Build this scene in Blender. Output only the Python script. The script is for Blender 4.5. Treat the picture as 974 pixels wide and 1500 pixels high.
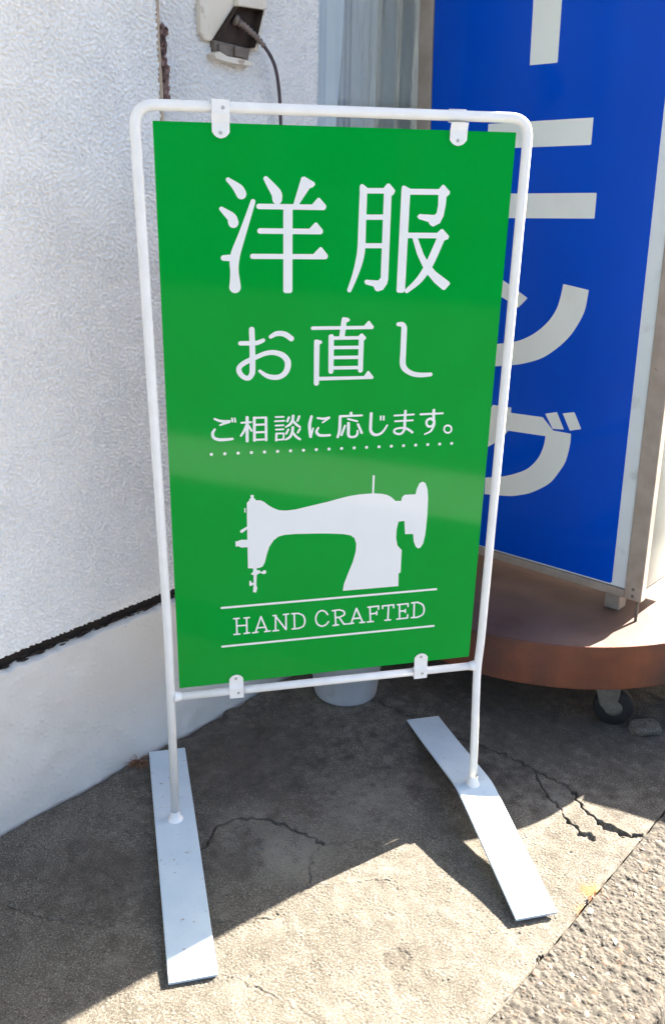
import bpy, bmesh, math, random
import numpy as np
from mathutils import Vector, Matrix

for _o in list(bpy.data.objects):
    bpy.data.objects.remove(_o)
scene = bpy.context.scene
COL = scene.collection
rng = np.random.default_rng(7)
random.seed(7)
R = math.radians

# ------------------------------------------------------------------ camera
cam_d = bpy.data.cameras.new('camera')
cam_o = bpy.data.objects.new('camera', cam_d)
COL.objects.link(cam_o)
cam_d.sensor_fit = 'HORIZONTAL'
cam_d.sensor_width = 36.0
cam_d.lens = 36.0 * 1310.0 / 974.0
cam_d.clip_start = 0.02
cam_d.clip_end = 500
_right = Vector((0.971535, -0.235828, 0.022471))
_down = Vector((-0.06667, -0.363211, -0.929318))
_fwd = Vector((0.227321, 0.901367, -0.368595))
_m = Matrix((( _right.x, -_down.x, -_fwd.x), (_right.y, -_down.y, -_fwd.y), (_right.z, -_down.z, -_fwd.z)))
cam_o.matrix_world = Matrix.Translation((-0.0834, -1.5108, 1.2989)) @ _m.to_4x4()
scene.camera = cam_o

# ------------------------------------------------------------------ light
SUN_EL = R(23.5)
SUN_AZ = R(25.0)            # direction towards the sun, from +x
world = bpy.data.worlds.new('World')
scene.world = world
world.use_nodes = True
wn = world.node_tree
bg = wn.nodes['Background']
sky = wn.nodes.new('ShaderNodeTexSky')
sky.sky_type = 'NISHITA'
sky.sun_disc = False
sky.sun_elevation = SUN_EL
sky.sun_rotation = math.pi / 2 - SUN_AZ
sky.altitude = 20
sky.air_density = 0.9
sky.dust_density = 2.2
wn.links.new(sky.outputs[0], bg.inputs[0])
bg.inputs[1].default_value = 0.05
sun_d = bpy.data.lights.new('sun', 'SUN')
sun_d.energy = 5.0
sun_d.angle = R(0.5)
sun_d.color = (1.0, 0.90, 0.76)
sun_o = bpy.data.objects.new('sun', sun_d)
COL.objects.link(sun_o)
_t = Vector((math.cos(SUN_EL) * math.cos(SUN_AZ), math.cos(SUN_EL) * math.sin(SUN_AZ), math.sin(SUN_EL)))
sun_o.rotation_euler = _t.to_track_quat('Z', 'Y').to_euler()
sun_o.location = _t * 6
scene.view_settings.view_transform = 'Standard'
scene.view_settings.look = 'None'
scene.view_settings.gamma = 1.0
scene.view_settings.use_curve_mapping = False
scene.view_settings.exposure = 3.47

# ------------------------------------------------------------------ helpers
def link(o, parent=None):
    COL.objects.link(o)
    if parent is not None:
        o.parent = parent
    return o

def tag(o, label=None, cat=None, group=None, kind=None):
    if label: o['label'] = label
    if cat: o['category'] = cat
    if group: o['group'] = group
    if kind: o['kind'] = kind
    return o

def empty(name, loc=(0, 0, 0)):
    o = bpy.data.objects.new(name, None)
    o.empty_display_size = 0.05
    o.location = loc
    COL.objects.link(o)
    return o

def mesh_obj(name, verts, faces, mat=None, parent=None, smooth=False):
    me = bpy.data.meshes.new(name)
    me.from_pydata([tuple(map(float, v)) for v in verts], [], faces)
    me.update()
    if smooth:
        me.polygons.foreach_set('use_smooth', [True] * len(me.polygons))
    if mat: me.materials.append(mat)
    o = bpy.data.objects.new(name, me)
    if parent is not None:
        # vertices are given in world space; parents are unrotated empties or meshes at their own origin
        p = parent; off = Vector((0, 0, 0))
        while p is not None:
            off += Vector(p.location); p = p.parent
        me.transform(Matrix.Translation(-off))
    return link(o, parent)

def bm_obj(name, bm, mat=None, parent=None, smooth=False):
    vs = [v.co.copy() for v in bm.verts]
    bm.verts.index_update()
    fs = [[v.index for v in f.verts] for f in bm.faces]
    bm.free()
    return mesh_obj(name, vs, fs, mat, parent, smooth)

def box_bm(c, s, bevel=0.0, basis=None, seg=2):
    bm = bmesh.new()
    bmesh.ops.create_cube(bm, size=1.0)
    for v in bm.verts:
        v.co = Vector((v.co.x * s[0], v.co.y * s[1], v.co.z * s[2]))
    if bevel > 0:
        bmesh.ops.bevel(bm, geom=list(bm.edges), offset=bevel, segments=seg, affect='EDGES', profile=0.5)
    M = Matrix.Translation(c) @ (basis.to_4x4() if basis is not None else Matrix.Identity(4))
    bmesh.ops.transform(bm, matrix=M, verts=bm.verts)
    return bm

def tube(path, r, n=16, cap=True):
    """sweep a circle (radius may vary per point) along a polyline; returns verts, faces"""
    P = [Vector(p) for p in path]
    rs = r if isinstance(r, (list, tuple)) else [r] * len(P)
    T = []
    for i in range(len(P)):
        a = P[max(0, i - 1)]; b = P[min(len(P) - 1, i + 1)]
        T.append((b - a).normalized())
    up = Vector((0, 0, 1)) if abs(T[0].z) < 0.9 else Vector((0, 1, 0))
    nrm = (up - T[0] * up.dot(T[0])).normalized()
    vs, fs = [], []
    for i, p in enumerate(P):
        if i:
            nrm = (nrm - T[i] * nrm.dot(T[i])).normalized()
        bi = T[i].cross(nrm)
        for k in range(n):
            a = 2 * math.pi * k / n
            vs.append(p + (nrm * math.cos(a) + bi * math.sin(a)) * rs[i])
    for i in range(len(P) - 1):
        for k in range(n):
            k2 = (k + 1) % n
            fs.append((i * n + k, i * n + k2, (i + 1) * n + k2, (i + 1) * n + k))
    if cap:
        fs.append(tuple(reversed(range(n))))
        fs.append(tuple((len(P) - 1) * n + k for k in range(n)))
    return vs, fs

def round_path(pts, rad, seg=8):
    P = [Vector(p) for p in pts]
    out = [P[0]]
    for i in range(1, len(P) - 1):
        a = (P[i - 1] - P[i]); b = (P[i + 1] - P[i])
        r = rad[i - 1]
        d = min(r, a.length * 0.45, b.length * 0.45)
        A = P[i] + a.normalized() * d; B = P[i] + b.normalized() * d
        for k in range(seg + 1):
            t = k / seg
            out.append((1 - t) ** 2 * A + 2 * t * (1 - t) * P[i] + t * t * B)
    out.append(P[-1])
    return out

def catmull(pts, sub=8):
    P = np.array(pts, float)
    if len(P) < 3: return P
    Q = np.vstack([2 * P[0] - P[1], P, 2 * P[-1] - P[-2]])
    out = []
    for i in range(1, len(Q) - 2):
        for k in range(sub):
            t = k / sub
            a, b, c, d = Q[i - 1], Q[i], Q[i + 1], Q[i + 2]
            out.append(0.5 * (2 * b + (c - a) * t + (2 * a - 5 * b + 4 * c - d) * t * t + (3 * b - a - 3 * c + d) * t ** 3))
    out.append(P[-1])
    return np.array(out)

def lathe(prof, n=40, c=(0, 0, 0), basis=None):
    vs, fs = [], []
    B = basis if basis is not None else Matrix.Identity(3)
    C = Vector(c)
    for r, z in prof:
        for k in range(n):
            a = 2 * math.pi * k / n
            vs.append(C + B @ Vector((r * math.cos(a), r * math.sin(a), z)))
    for i in range(len(prof) - 1):
        for k in range(n):
            k2 = (k + 1) % n
            fs.append((i * n + k, i * n + k2, (i + 1) * n + k2, (i + 1) * n + k))
    return vs, fs

def prism(poly, to3, d0, d1):
    """extrude polygon (list of 2D points) between depths d0 and d1; to3(x, y, d) -> 3D"""
    n = len(poly)
    vs = [to3(x, y, d0) for x, y in poly] + [to3(x, y, d1) for x, y in poly]
    fs = [tuple(range(n)), tuple(reversed(range(n, 2 * n)))]
    for i in range(n):
        j = (i + 1) % n
        fs.append((j, i, n + i, n + j))
    return vs, fs

def grid_obj(name, Pts, mat, parent=None, attrs=None):
    """Pts: (nu, nv, 3) array of world positions -> smooth grid mesh"""
    nu, nv, _ = Pts.shape
    if parent is not None:
        off = np.zeros(3); p = parent
        while p is not None:
            off += np.array(p.location); p = p.parent
        Pts = Pts - off
    me = bpy.data.meshes.new(name)
    me.vertices.add(nu * nv)
    me.vertices.foreach_set('co', Pts.reshape(-1).astype(np.float32))
    idx = np.arange(nu * nv).reshape(nu, nv)
    q = np.stack([idx[:-1, :-1], idx[1:, :-1], idx[1:, 1:], idx[:-1, 1:]], -1).reshape(-1)
    nf = (nu - 1) * (nv - 1)
    me.loops.add(nf * 4)
    me.loops.foreach_set('vertex_index', q.astype(np.int32))
    me.polygons.add(nf)
    me.polygons.foreach_set('loop_start', np.arange(0, nf * 4, 4, dtype=np.int32))
    me.polygons.foreach_set('loop_total', np.full(nf, 4, dtype=np.int32))
    me.polygons.foreach_set('use_smooth', np.ones(nf, dtype=bool))
    me.update(calc_edges=True)
    me.validate()
    for k, v in (attrs or {}).items():
        at = me.attributes.new(k, 'FLOAT', 'POINT'); at.data.foreach_set('value', v.reshape(-1).astype(np.float32))
    me.materials.append(mat)
    return link(bpy.data.objects.new(name, me), parent)

def band_noise(nu, nv, step, lo, hi, seed):
    """band-limited noise; lo..hi are wavelengths in metres; unit variance"""
    g = np.random.default_rng(seed)
    F = np.fft.rfft2(g.standard_normal((nu, nv)))
    fu = np.fft.fftfreq(nu, step)[:, None]; fv = np.fft.rfftfreq(nv, step)[None, :]
    f = np.sqrt(fu ** 2 + fv ** 2) + 1e-9
    f0 = 2.0 / (lo + hi); bw = (1 / lo - 1 / hi) / 2 + 1e-6
    F *= np.exp(-((f - (1 / lo + 1 / hi) / 2) / bw) ** 2)
    n = np.fft.irfft2(F, s=(nu, nv))
    return (n - n.mean()) / n.std()

def sstep(x, a, b):
    t = np.clip((x - a) / (b - a), 0, 1)
    return t * t * (3 - 2 * t)

# ------------------------------------------------------------------ materials
def new_mat(name):
    m = bpy.data.materials.new(name)
    m.use_nodes = True
    nt = m.node_tree
    return m, nt, nt.nodes['Principled BSDF']

def noise_mat(name, c1, c2, scale=20, rough=(0.5, 0.6), bump=0.0, bump_scale=200, metallic=0.0, spec=0.5, detail=6, lo=0.35, hi=0.65, c3=None, scale3=3, lo3=0.5, hi3=0.7, coat=0.0):
    m, nt, p = new_mat(name)
    N = nt.nodes; L = nt.links
    tc = N.new('ShaderNodeTexCoord')
    nz = N.new('ShaderNodeTexNoise'); nz.inputs['Scale'].default_value = scale; nz.inputs['Detail'].default_value = detail
    L.new(tc.outputs['Object'], nz.inputs['Vector'])
    mr = N.new('ShaderNodeMapRange'); mr.inputs[1].default_value = lo; mr.inputs[2].default_value = hi
    L.new(nz.outputs[0], mr.inputs[0])
    mx = N.new('ShaderNodeMix'); mx.data_type = 'RGBA'
    mx.inputs[6].default_value = (*c1, 1); mx.inputs[7].default_value = (*c2, 1)
    L.new(mr.outputs[0], mx.inputs[0])
    out = mx.outputs[2]
    if c3 is not None:
        n3 = N.new('ShaderNodeTexNoise'); n3.inputs['Scale'].default_value = scale3; n3.inputs['Detail'].default_value = 8
        L.new(tc.outputs['Object'], n3.inputs['Vector'])
        m3 = N.new('ShaderNodeMapRange'); m3.inputs[1].default_value = lo3; m3.inputs[2].default_value = hi3
        L.new(n3.outputs[0], m3.inputs[0])
        x3 = N.new('ShaderNodeMix'); x3.data_type = 'RGBA'
        L.new(m3.outputs[0], x3.inputs[0]); L.new(out, x3.inputs[6]); x3.inputs[7].default_value = (*c3, 1)
        out = x3.outputs[2]
    L.new(out, p.inputs['Base Color'])
    rr = N.new('ShaderNodeMapRange'); rr.inputs[3].default_value = rough[0]; rr.inputs[4].default_value = rough[1]
    L.new(nz.outputs[0], rr.inputs[0]); L.new(rr.outputs[0], p.inputs['Roughness'])
    p.inputs['Metallic'].default_value = metallic
    p.inputs['Specular IOR Level'].default_value = spec
    p.inputs['Coat Weight'].default_value = coat
    if bump > 0:
        nb = N.new('ShaderNodeTexNoise'); nb.inputs['Scale'].default_value = bump_scale; nb.inputs['Detail'].default_value = 4
        L.new(tc.outputs['Object'], nb.inputs['Vector'])
        b = N.new('ShaderNodeBump'); b.inputs['Strength'].default_value = bump; b.inputs['Distance'].default_value = 0.001
        L.new(nb.outputs[0], b.inputs['Height']); L.new(b.outputs[0], p.inputs['Normal'])
    return m

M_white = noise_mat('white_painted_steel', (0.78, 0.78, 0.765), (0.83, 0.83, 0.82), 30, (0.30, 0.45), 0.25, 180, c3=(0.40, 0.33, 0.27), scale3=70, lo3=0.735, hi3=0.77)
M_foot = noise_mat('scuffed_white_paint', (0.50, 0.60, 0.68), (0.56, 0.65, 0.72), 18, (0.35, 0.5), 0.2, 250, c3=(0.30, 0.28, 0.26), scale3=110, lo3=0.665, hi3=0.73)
M_green = noise_mat('green_print_film', (0.0, 0.288, 0.030), (0.0, 0.300, 0.034), 8, (0.06, 0.075), 0.25, 2.2, spec=0.14, detail=3)
M_letter = noise_mat('white_print', (0.76, 0.765, 0.765), (0.78, 0.785, 0.785), 10, (0.06, 0.075), 0.25, 2.2, spec=0.14)
M_panel_edge = noise_mat('panel_core', (0.55, 0.56, 0.55), (0.62, 0.62, 0.6), 30, (0.4, 0.6))
M_screw = noise_mat('zinc_screw', (0.35, 0.35, 0.35), (0.5, 0.5, 0.5), 200, (0.3, 0.5), metallic=0.9)
M_clip = noise_mat('clip_paint', (0.77, 0.77, 0.76), (0.82, 0.82, 0.81), 60, (0.35, 0.5), 0.2, 300)
M_blue = noise_mat('blue_acrylic', (0.0, 0.058, 0.46), (0.0, 0.066, 0.50), 3, (0.07, 0.10), 0.15, 3, spec=0.15)
M_boxletter = noise_mat('off_white_vinyl', (0.70, 0.73, 0.67), (0.74, 0.77, 0.71), 5, (0.25, 0.35), c3=(0.63, 0.66, 0.60), scale3=9, lo3=0.55, hi3=0.8)
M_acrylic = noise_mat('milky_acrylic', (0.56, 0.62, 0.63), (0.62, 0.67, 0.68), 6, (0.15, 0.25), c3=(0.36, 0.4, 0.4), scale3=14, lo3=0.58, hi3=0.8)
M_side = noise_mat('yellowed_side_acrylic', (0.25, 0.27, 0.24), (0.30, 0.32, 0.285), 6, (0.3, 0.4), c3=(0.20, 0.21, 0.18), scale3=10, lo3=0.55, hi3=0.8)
M_alu = noise_mat('weathered_tan_frame', (0.27, 0.225, 0.18), (0.33, 0.28, 0.23), 25, (0.4, 0.6), 0.2, 200, c3=(0.22, 0.16, 0.11), scale3=60, lo3=0.68, hi3=0.75)
M_rust = noise_mat('rusted_paint', (0.120, 0.030, 0.011), (0.175, 0.050, 0.018), 14, (0.45, 0.65), 0.5, 120, c3=(0.055, 0.022, 0.016), scale3=5, lo3=0.45, hi3=0.7)
M_rusttop = noise_mat('dusty_rusted_top', (0.105, 0.060, 0.046), (0.155, 0.098, 0.078), 10, (0.5, 0.7), 0.4, 150, c3=(0.062, 0.030, 0.023), scale3=5, lo3=0.5, hi3=0.75)
M_rubber = noise_mat('black_rubber', (0.006, 0.006, 0.007), (0.014, 0.013, 0.013), 60, (0.7, 0.9))
M_castersteel = noise_mat('dull_caster_steel', (0.10, 0.095, 0.08), (0.16, 0.15, 0.125), 50, (0.45, 0.7), 0.2, 300, metallic=0.3)
M_plinth = None
M_dark = noise_mat('dark_gap', (0.008, 0.006, 0.005), (0.02, 0.013, 0.010), 60, (0.8, 0.95), 0.6, 200)
M_sealant = noise_mat('cracked_sealant', (0.16, 0.09, 0.07), (0.34, 0.22, 0.18), 90, (0.6, 0.8), 0.8, 200, c3=(0.06, 0.03, 0.025), scale3=70, lo3=0.5, hi3=0.62)
M_joint = noise_mat('tan_joint_bead', (0.42, 0.32, 0.22), (0.52, 0.42, 0.31), 60, (0.6, 0.8), 0.4, 200)
M_cream = noise_mat('cream_plastic', (0.72, 0.64, 0.51), (0.78, 0.71, 0.59), 20, (0.4, 0.55), 0.15, 150, c3=(0.40, 0.30, 0.20), scale3=40, lo3=0.62, hi3=0.75)
M_socket = noise_mat('old_socket_plastic', (0.15, 0.12, 0.095), (0.22, 0.18, 0.14), 60, (0.5, 0.7), 0.3, 200)
M_inside = noise_mat('dark_brown_cavity', (0.030, 0.015, 0.010), (0.05, 0.03, 0.02), 50, (0.7, 0.9))  # dark brown for the back and lining of the outlet cavity
M_cord = noise_mat('grey_cord', (0.06, 0.045, 0.055), (0.085, 0.065, 0.08), 100, (0.4, 0.6))
M_bucket = noise_mat('grey_white_plastic', (0.42, 0.44, 0.46), (0.48, 0.50, 0.52), 15, (0.35, 0.5), c3=(0.38, 0.38, 0.36), scale3=25, lo3=0.6, hi3=0.75)
M_twig = noise_mat('dry_brown_grass', (0.16, 0.07, 0.035), (0.26, 0.13, 0.07), 120, (0.6, 0.8))
M_redleaf = noise_mat('dried_red_leaf', (0.17, 0.025, 0.012), (0.32, 0.06, 0.02), 150, (0.5, 0.7))
M_winframe = noise_mat('window_aluminium', (0.45, 0.46, 0.45), (0.55, 0.55, 0.54), 20, (0.3, 0.5), metallic=0.3)
M_curtain = noise_mat('pale_curtain', (0.78, 0.83, 0.82), (0.84, 0.88, 0.87), 6, (0.7, 0.9))
M_room = noise_mat('dim_room', (0.42, 0.46, 0.47), (0.50, 0.54, 0.55), 3, (0.8, 0.9))
M_asphalt = noise_mat('asphalt', (0.068, 0.064, 0.058), (0.092, 0.087, 0.079), 120, (0.8, 0.95), 0.6, 300)
M_paintline = noise_mat('pale_concrete', (0.62, 0.61, 0.58), (0.70, 0.69, 0.66), 40, (0.6, 0.75), 0.4, 250)
M_gutter = noise_mat('gutter_concrete', (0.30, 0.29, 0.27), (0.38, 0.37, 0.34), 30, (0.8, 0.95), 0.5, 250)
M_terracotta = noise_mat('added_planter_concrete', (0.30, 0.28, 0.25), (0.38, 0.36, 0.32), 12, (0.8, 0.9), 0.4, 150)
M_soil = noise_mat('soil', (0.03, 0.022, 0.016), (0.06, 0.045, 0.03), 80, (0.9, 1.0), 0.8, 150)

def plastic_sheet():
    m, nt, p = new_mat('clear_plastic_sheet')
    N = nt.nodes; L = nt.links
    p.inputs['Base Color'].default_value = (0.88, 0.90, 0.90, 1)
    p.inputs['Roughness'].default_value = 0.18
    p.inputs['Alpha'].default_value = 0.62
    tc = N.new('ShaderNodeTexCoord')
    mp = N.new('ShaderNodeMapping'); mp.inputs['Scale'].default_value = (30, 30, 6)
    nz = N.new('ShaderNodeTexNoise'); nz.inputs['Scale'].default_value = 2.0; nz.inputs['Detail'].default_value = 6; nz.inputs['Distortion'].default_value = 1.5
    L.new(tc.outputs['Object'], mp.inputs[0]); L.new(mp.outputs[0], nz.inputs['Vector'])
    b = N.new('ShaderNodeBump'); b.inputs['Strength'].default_value = 0.9; b.inputs['Distance'].default_value = 0.010
    L.new(nz.outputs[0], b.inputs['Height']); L.new(b.outputs[0], p.inputs['Normal'])
    return m
M_plastic = plastic_sheet()

def glass_mat():
    m, nt, p = new_mat('window_glass')
    N = nt.nodes; L = nt.links
    N.remove(p)
    out = N['Material Output']
    tr = N.new('ShaderNodeBsdfTransparent'); tr.inputs[0].default_value = (0.95, 0.97, 0.97, 1)
    gl = N.new('ShaderNodeBsdfGlossy'); gl.inputs['Roughness'].default_value = 0.25
    fr = N.new('ShaderNodeFresnel'); fr.inputs[0].default_value = 1.10
    mx = N.new('ShaderNodeMixShader')
    L.new(fr.outputs[0], mx.inputs[0]); L.new(tr.outputs[0], mx.inputs[1]); L.new(gl.outputs[0], mx.inputs[2])
    L.new(mx.outputs[0], out.inputs[0])
    return m
M_glass = glass_mat()

def concrete_mat(name, base, dark, light, sand_hi, patch=None):
    m, nt, p = new_mat(name)
    N = nt.nodes; L = nt.links
    tc = N.new('ShaderNodeTexCoord')
    def noise(s, d=6, rough=0.6):
        n = N.new('ShaderNodeTexNoise'); n.inputs['Scale'].default_value = s; n.inputs['Detail'].default_value = d
        n.inputs['Roughness'].default_value = rough
        L.new(tc.outputs['Object'], n.inputs['Vector']); return n
    def ramp(sock, a, b):
        r = N.new('ShaderNodeMapRange'); r.inputs[1].default_value = a; r.inputs[2].default_value = b
        L.new(sock, r.inputs[0]); return r.outputs[0]
    def mix(fac, a, b):
        x = N.new('ShaderNodeMix'); x.data_type = 'RGBA'
        L.new(fac, x.inputs[0])
        for s, v in ((6, a), (7, b)):
            if isinstance(v, tuple): x.inputs[s].default_value = (*v, 1)
            else: L.new(v, x.inputs[s])
        return x.outputs[2]
    big = noise(4.5, 8, 0.65)
    c = mix(ramp(big.outputs[0], 0.40, 0.62), dark, base)
    mid = noise(28, 6, 0.7)
    c = mix(ramp(mid.outputs[0], 0.50, 1.0), c, light)
    gr = noise(330, 3, 0.7)
    fac = ramp(gr.outputs[0], 0.53, 0.63)
    c = mix(fac, c, sand_hi)
    sp = noise(210, 2, 0.5)
    c = mix(ramp(sp.outputs[0], 0.62, 0.68), c, (0.045, 0.04, 0.036))
    if patch:
        for nm, colr in patch:
            at = N.new('ShaderNodeAttribute'); at.attribute_name = nm
            c = mix(at.outputs['Fac'], c, colr)
    L.new(c, p.inputs['Base Color'])
    p.inputs['Roughness'].default_value = 0.9
    p.inputs['Specular IOR Level'].default_value = 0.25
    b = N.new('ShaderNodeBump'); b.inputs['Strength'].default_value = 0.6; b.inputs['Distance'].default_value = 0.0014
    L.new(gr.outputs[0], b.inputs['Height']); L.new(b.outputs[0], p.inputs['Normal'])
    return m
M_ground = concrete_mat('worn_concrete', (0.112, 0.101, 0.085), (0.080, 0.072, 0.060), (0.15, 0.136, 0.114), (0.24, 0.218, 0.182), [('pale_scuff', (0.225, 0.21, 0.182)), ('stain_and_shade', (0.055, 0.047, 0.040)), ('rust_stain', (0.30, 0.13, 0.035))])
M_kerb = concrete_mat('washed_aggregate', (0.118, 0.106, 0.091), (0.098, 0.088, 0.076), (0.135, 0.123, 0.107), (0.15, 0.137, 0.119), None)
def kerb_tones():
    nt = M_kerb.node_tree; N = nt.nodes; L = nt.links; p = N['Principled BSDF']
    src = p.inputs['Base Color'].links[0].from_socket
    at = N.new('ShaderNodeAttribute'); at.attribute_name = 'tone'
    mr = N.new('ShaderNodeMapRange'); mr.inputs[1].default_value = 0.1; mr.inputs[2].default_value = 0.9; mr.inputs[3].default_value = 0.36; mr.inputs[4].default_value = 1.0
    L.new(at.outputs['Fac'], mr.inputs[0])
    mul = N.new('ShaderNodeMix'); mul.data_type = 'RGBA'; mul.blend_type = 'MULTIPLY'; mul.inputs[0].default_value = 1.0
    L.new(src, mul.inputs[6]); L.new(mr.outputs[0], mul.inputs[7])
    ar = N.new('ShaderNodeAttribute'); ar.attribute_name = 'rusty'
    mx = N.new('ShaderNodeMix'); mx.data_type = 'RGBA'; mx.inputs[7].default_value = (0.17, 0.115, 0.08, 1)
    L.new(ar.outputs['Fac'], mx.inputs[0]); L.new(mul.outputs[2], mx.inputs[6]); L.new(mx.outputs[2], p.inputs['Base Color'])
kerb_tones()
M_peb = [noise_mat('pebble_%s' % n, a, b, 90, (0.6, 0.8), 0.3, 300) for n, a, b in (
    ('buff', (0.13, 0.114, 0.093), (0.165, 0.146, 0.12)), ('grey', (0.105, 0.10, 0.092), (0.14, 0.133, 0.122)),
    ('pink', (0.145, 0.115, 0.095), (0.175, 0.142, 0.118)), ('pale', (0.165, 0.153, 0.133), (0.20, 0.186, 0.162)), ('rusty', (0.15, 0.10, 0.065), (0.175, 0.125, 0.09)))]

def stucco_mat(name, c1, c2, stain, fine):
    return noise_mat(name, c1, c2, 7, (0.6, 0.75), 0.5, fine, c3=stain, scale3=2.2, lo3=0.55, hi3=0.95, spec=0.35)
M_wall = stucco_mat('white_stucco', (0.86, 0.84, 0.805), (0.88, 0.86, 0.825), (0.83, 0.80, 0.75), 500)
M_plinth = noise_mat('painted_plinth', (0.68, 0.655, 0.605), (0.75, 0.725, 0.675), 6, (0.55, 0.7), 0.8, 130, c3=(0.52, 0.48, 0.42), scale3=6, lo3=0.58, hi3=0.8)

# ------------------------------------------------------------------ wall frame (u along the shop wall, w out to the street)
W0 = np.array([-0.3715, 0.0553, 0.0]); WD = np.array([0.82599, 0.56369, 0.0]); WN = np.array([0.56369, -0.82599, 0.0])
def wp(u, w, z):
    return tuple(W0 + WD * u + WN * w + np.array([0, 0, z]))
WB = Matrix(((WD[0], WN[0], 0), (WD[1], WN[1], 0), (0, 0, 1)))      # columns: u, w, z

def wbox(name, u0, u1, w0, w1, z0, z1, mat, parent, bevel=0.0):
    return bm_obj(name, box_bm(wp((u0 + u1) / 2, (w0 + w1) / 2, (z0 + z1) / 2), (u1 - u0, w1 - w0, z1 - z0), bevel, WB), mat, parent)

# ------------------------------------------------------------------ ground
def seg_dist(X, Y, poly):
    best = np.full(X.shape, 9.0)
    for (x0, y0), (x1, y1) in zip(poly[:-1], poly[1:]):
        dx, dy = x1 - x0, y1 - y0
        t = np.clip(((X - x0) * dx + (Y - y0) * dy) / (dx * dx + dy * dy), 0, 1)
        best = np.minimum(best, np.hypot(X - x0 - t * dx, Y - y0 - t * dy))
    return best

CRACKS = [  # polyline in metres, half width, depth
    ([(0.523, 0.357), (0.582, 0.283), (0.623, 0.196), (0.703, 0.132), (0.774, 0.055), (0.802, 0.006), (0.846, -0.059), (0.84, -0.116), (0.852, -0.184), (0.881, -0.215), (0.924, -0.229)], 0.0019, 0.009),
    ([(0.792, 0.009), (0.782, -0.069), (0.794, -0.117), (0.788, -0.149), (0.804, -0.199)], 0.0017, 0.007),
    ([(0.02, -0.085), (0.032, -0.068), (0.063, -0.014), (0.103, -0.005), (0.159, -0.013), (0.204, -0.044), (0.263, -0.108)], 0.0022, 0.007),
    ([(0.263, -0.108), (0.231, -0.154), (0.215, -0.211)], 0.0015, 0.0025),
    ([(0.427, 0.237), (0.438, 0.153), (0.463, 0.071)], 0.0015, 0.003),
    ([(-0.353, -0.138), (-0.278, -0.187), (-0.158, -0.237), (-0.12, -0.164), (-0.062, -0.15)], 0.0015, 0.0025),
    ([(0.263, -0.108), (0.301, -0.126), (0.338, -0.098), (0.4, -0.086), (0.459, -0.089)], 0.0014, 0.0022),
    ([(0.023, -0.261), (0.071, -0.28), (0.134, -0.278), (0.211, -0.218)], 0.0013, 0.002),
    ([(0.211, -0.218), (0.356, -0.232), (0.403, -0.26)], 0.0012, 0.0015),
    ([(-0.241, -0.038), (-0.221, -0.066), (-0.169, -0.091), (-0.132, -0.152)], 0.0015, 0.0025),
    ([(0.033, -0.383), (0.105, -0.44), (0.133, -0.473)], 0.0013, 0.0012),
]
step = 0.0020
us = np.arange(-0.7, 2.0, step); ws = np.arange(0.002, 0.9672, step)
U, Wg = np.meshgrid(us, ws, indexing='ij')
X = W0[0] + WD[0] * U + WN[0] * Wg; Y = W0[1] + WD[1] * U + WN[1] * Wg
nu, nv = U.shape
jx = band_noise(nu, nv, step, 0.016, 0.06, 1) * 0.0026; jy = band_noise(nu, nv, step, 0.016, 0.06, 2) * 0.0026
H = band_noise(nu, nv, step, 0.20, 0.9, 3) * 0.0010
H += band_noise(nu, nv, step, 0.03, 0.12, 4) * 0.00022
fine = band_noise(nu, nv, step, 0.0044, 0.0085, 5)
med = band_noise(nu, nv, step, 0.006, 0.012, 15)
rough_zone = 0.30 + 0.70 * sstep(band_noise(nu, nv, step, 0.04, 0.5, 6), -0.8, 0.9)
H += (np.clip(fine, -2.4, 1.3) * 0.00026 + np.clip(med, -2.4, 0.9) * 0.00022 + np.clip(band_noise(nu, nv, step, 0.004, 0.03, 16), -2.6, 0.8) * 0.00026) * rough_zone
wid = 1 + 0.3 * band_noise(nu, nv, step, 0.05, 0.20, 8)
for poly, hw, dep in CRACKS:
    d = seg_dist(X + jx, Y + jy, poly)
    k = np.clip(wid, 0.35, 2.0)
    H -= dep * np.exp(-(d / (hw * k)) ** 2) * np.clip(k, 0.3, 1.2)
    H += 0.0005 * np.exp(-((d - hw * 2.5) / (hw * 2)) ** 2)
# broken-out pocket beside the main crack, spalled spots
def pocket(cx, cy, rx, ry, ang, dep, seed):
    global H
    ca, sa = math.cos(ang), math.sin(ang)
    a = ((X + jx - cx) * ca + (Y + jy - cy) * sa) / rx; b = (-(X + jx - cx) * sa + (Y + jy - cy) * ca) / ry
    q = np.hypot(a, b)
    H -= dep * (1 - sstep(q, 0.75, 1.05)) * (0.92 + 0.10 * np.clip(med, -1, 1))
pocket(0.868, -0.198, 0.036, 0.012, -0.9, 0.009, 1)
pocket(0.806, -0.205, 0.022, 0.010, -0.7, 0.006, 2)
pocket(0.905, -0.228, 0.020, 0.008, -0.3, 0.005, 3)
pocket(0.325, -0.415, 0.030, 0.020, 0.3, 0.0014, 4)
pocket(0.130, -0.105, 0.014, 0.005, 0.2, 0.003, 5)
g2 = np.random.default_rng(11)
for _ in range(150):
    pocket_u = g2.uniform(-0.55, 1.5); pocket_w = g2.uniform(0.03, 0.95)
    c = W0 + WD * pocket_u + WN * pocket_w
    i0 = int((pocket_u - us[0]) / step); j0 = int((pocket_w - ws[0]) / step)
    r = g2.uniform(0.0015, 0.004); dd = int(4 * r / step) + 2
    sl = (slice(max(0, i0 - dd), i0 + dd), slice(max(0, j0 - dd), j0 + dd))
    q = np.hypot((U[sl] - pocket_u) * g2.uniform(0.6, 1.3), Wg[sl] - pocket_w) / r
    H[sl] += g2.choice([-1, -1, 0.55]) * 0.0018 * np.exp(-q ** 2)
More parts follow.
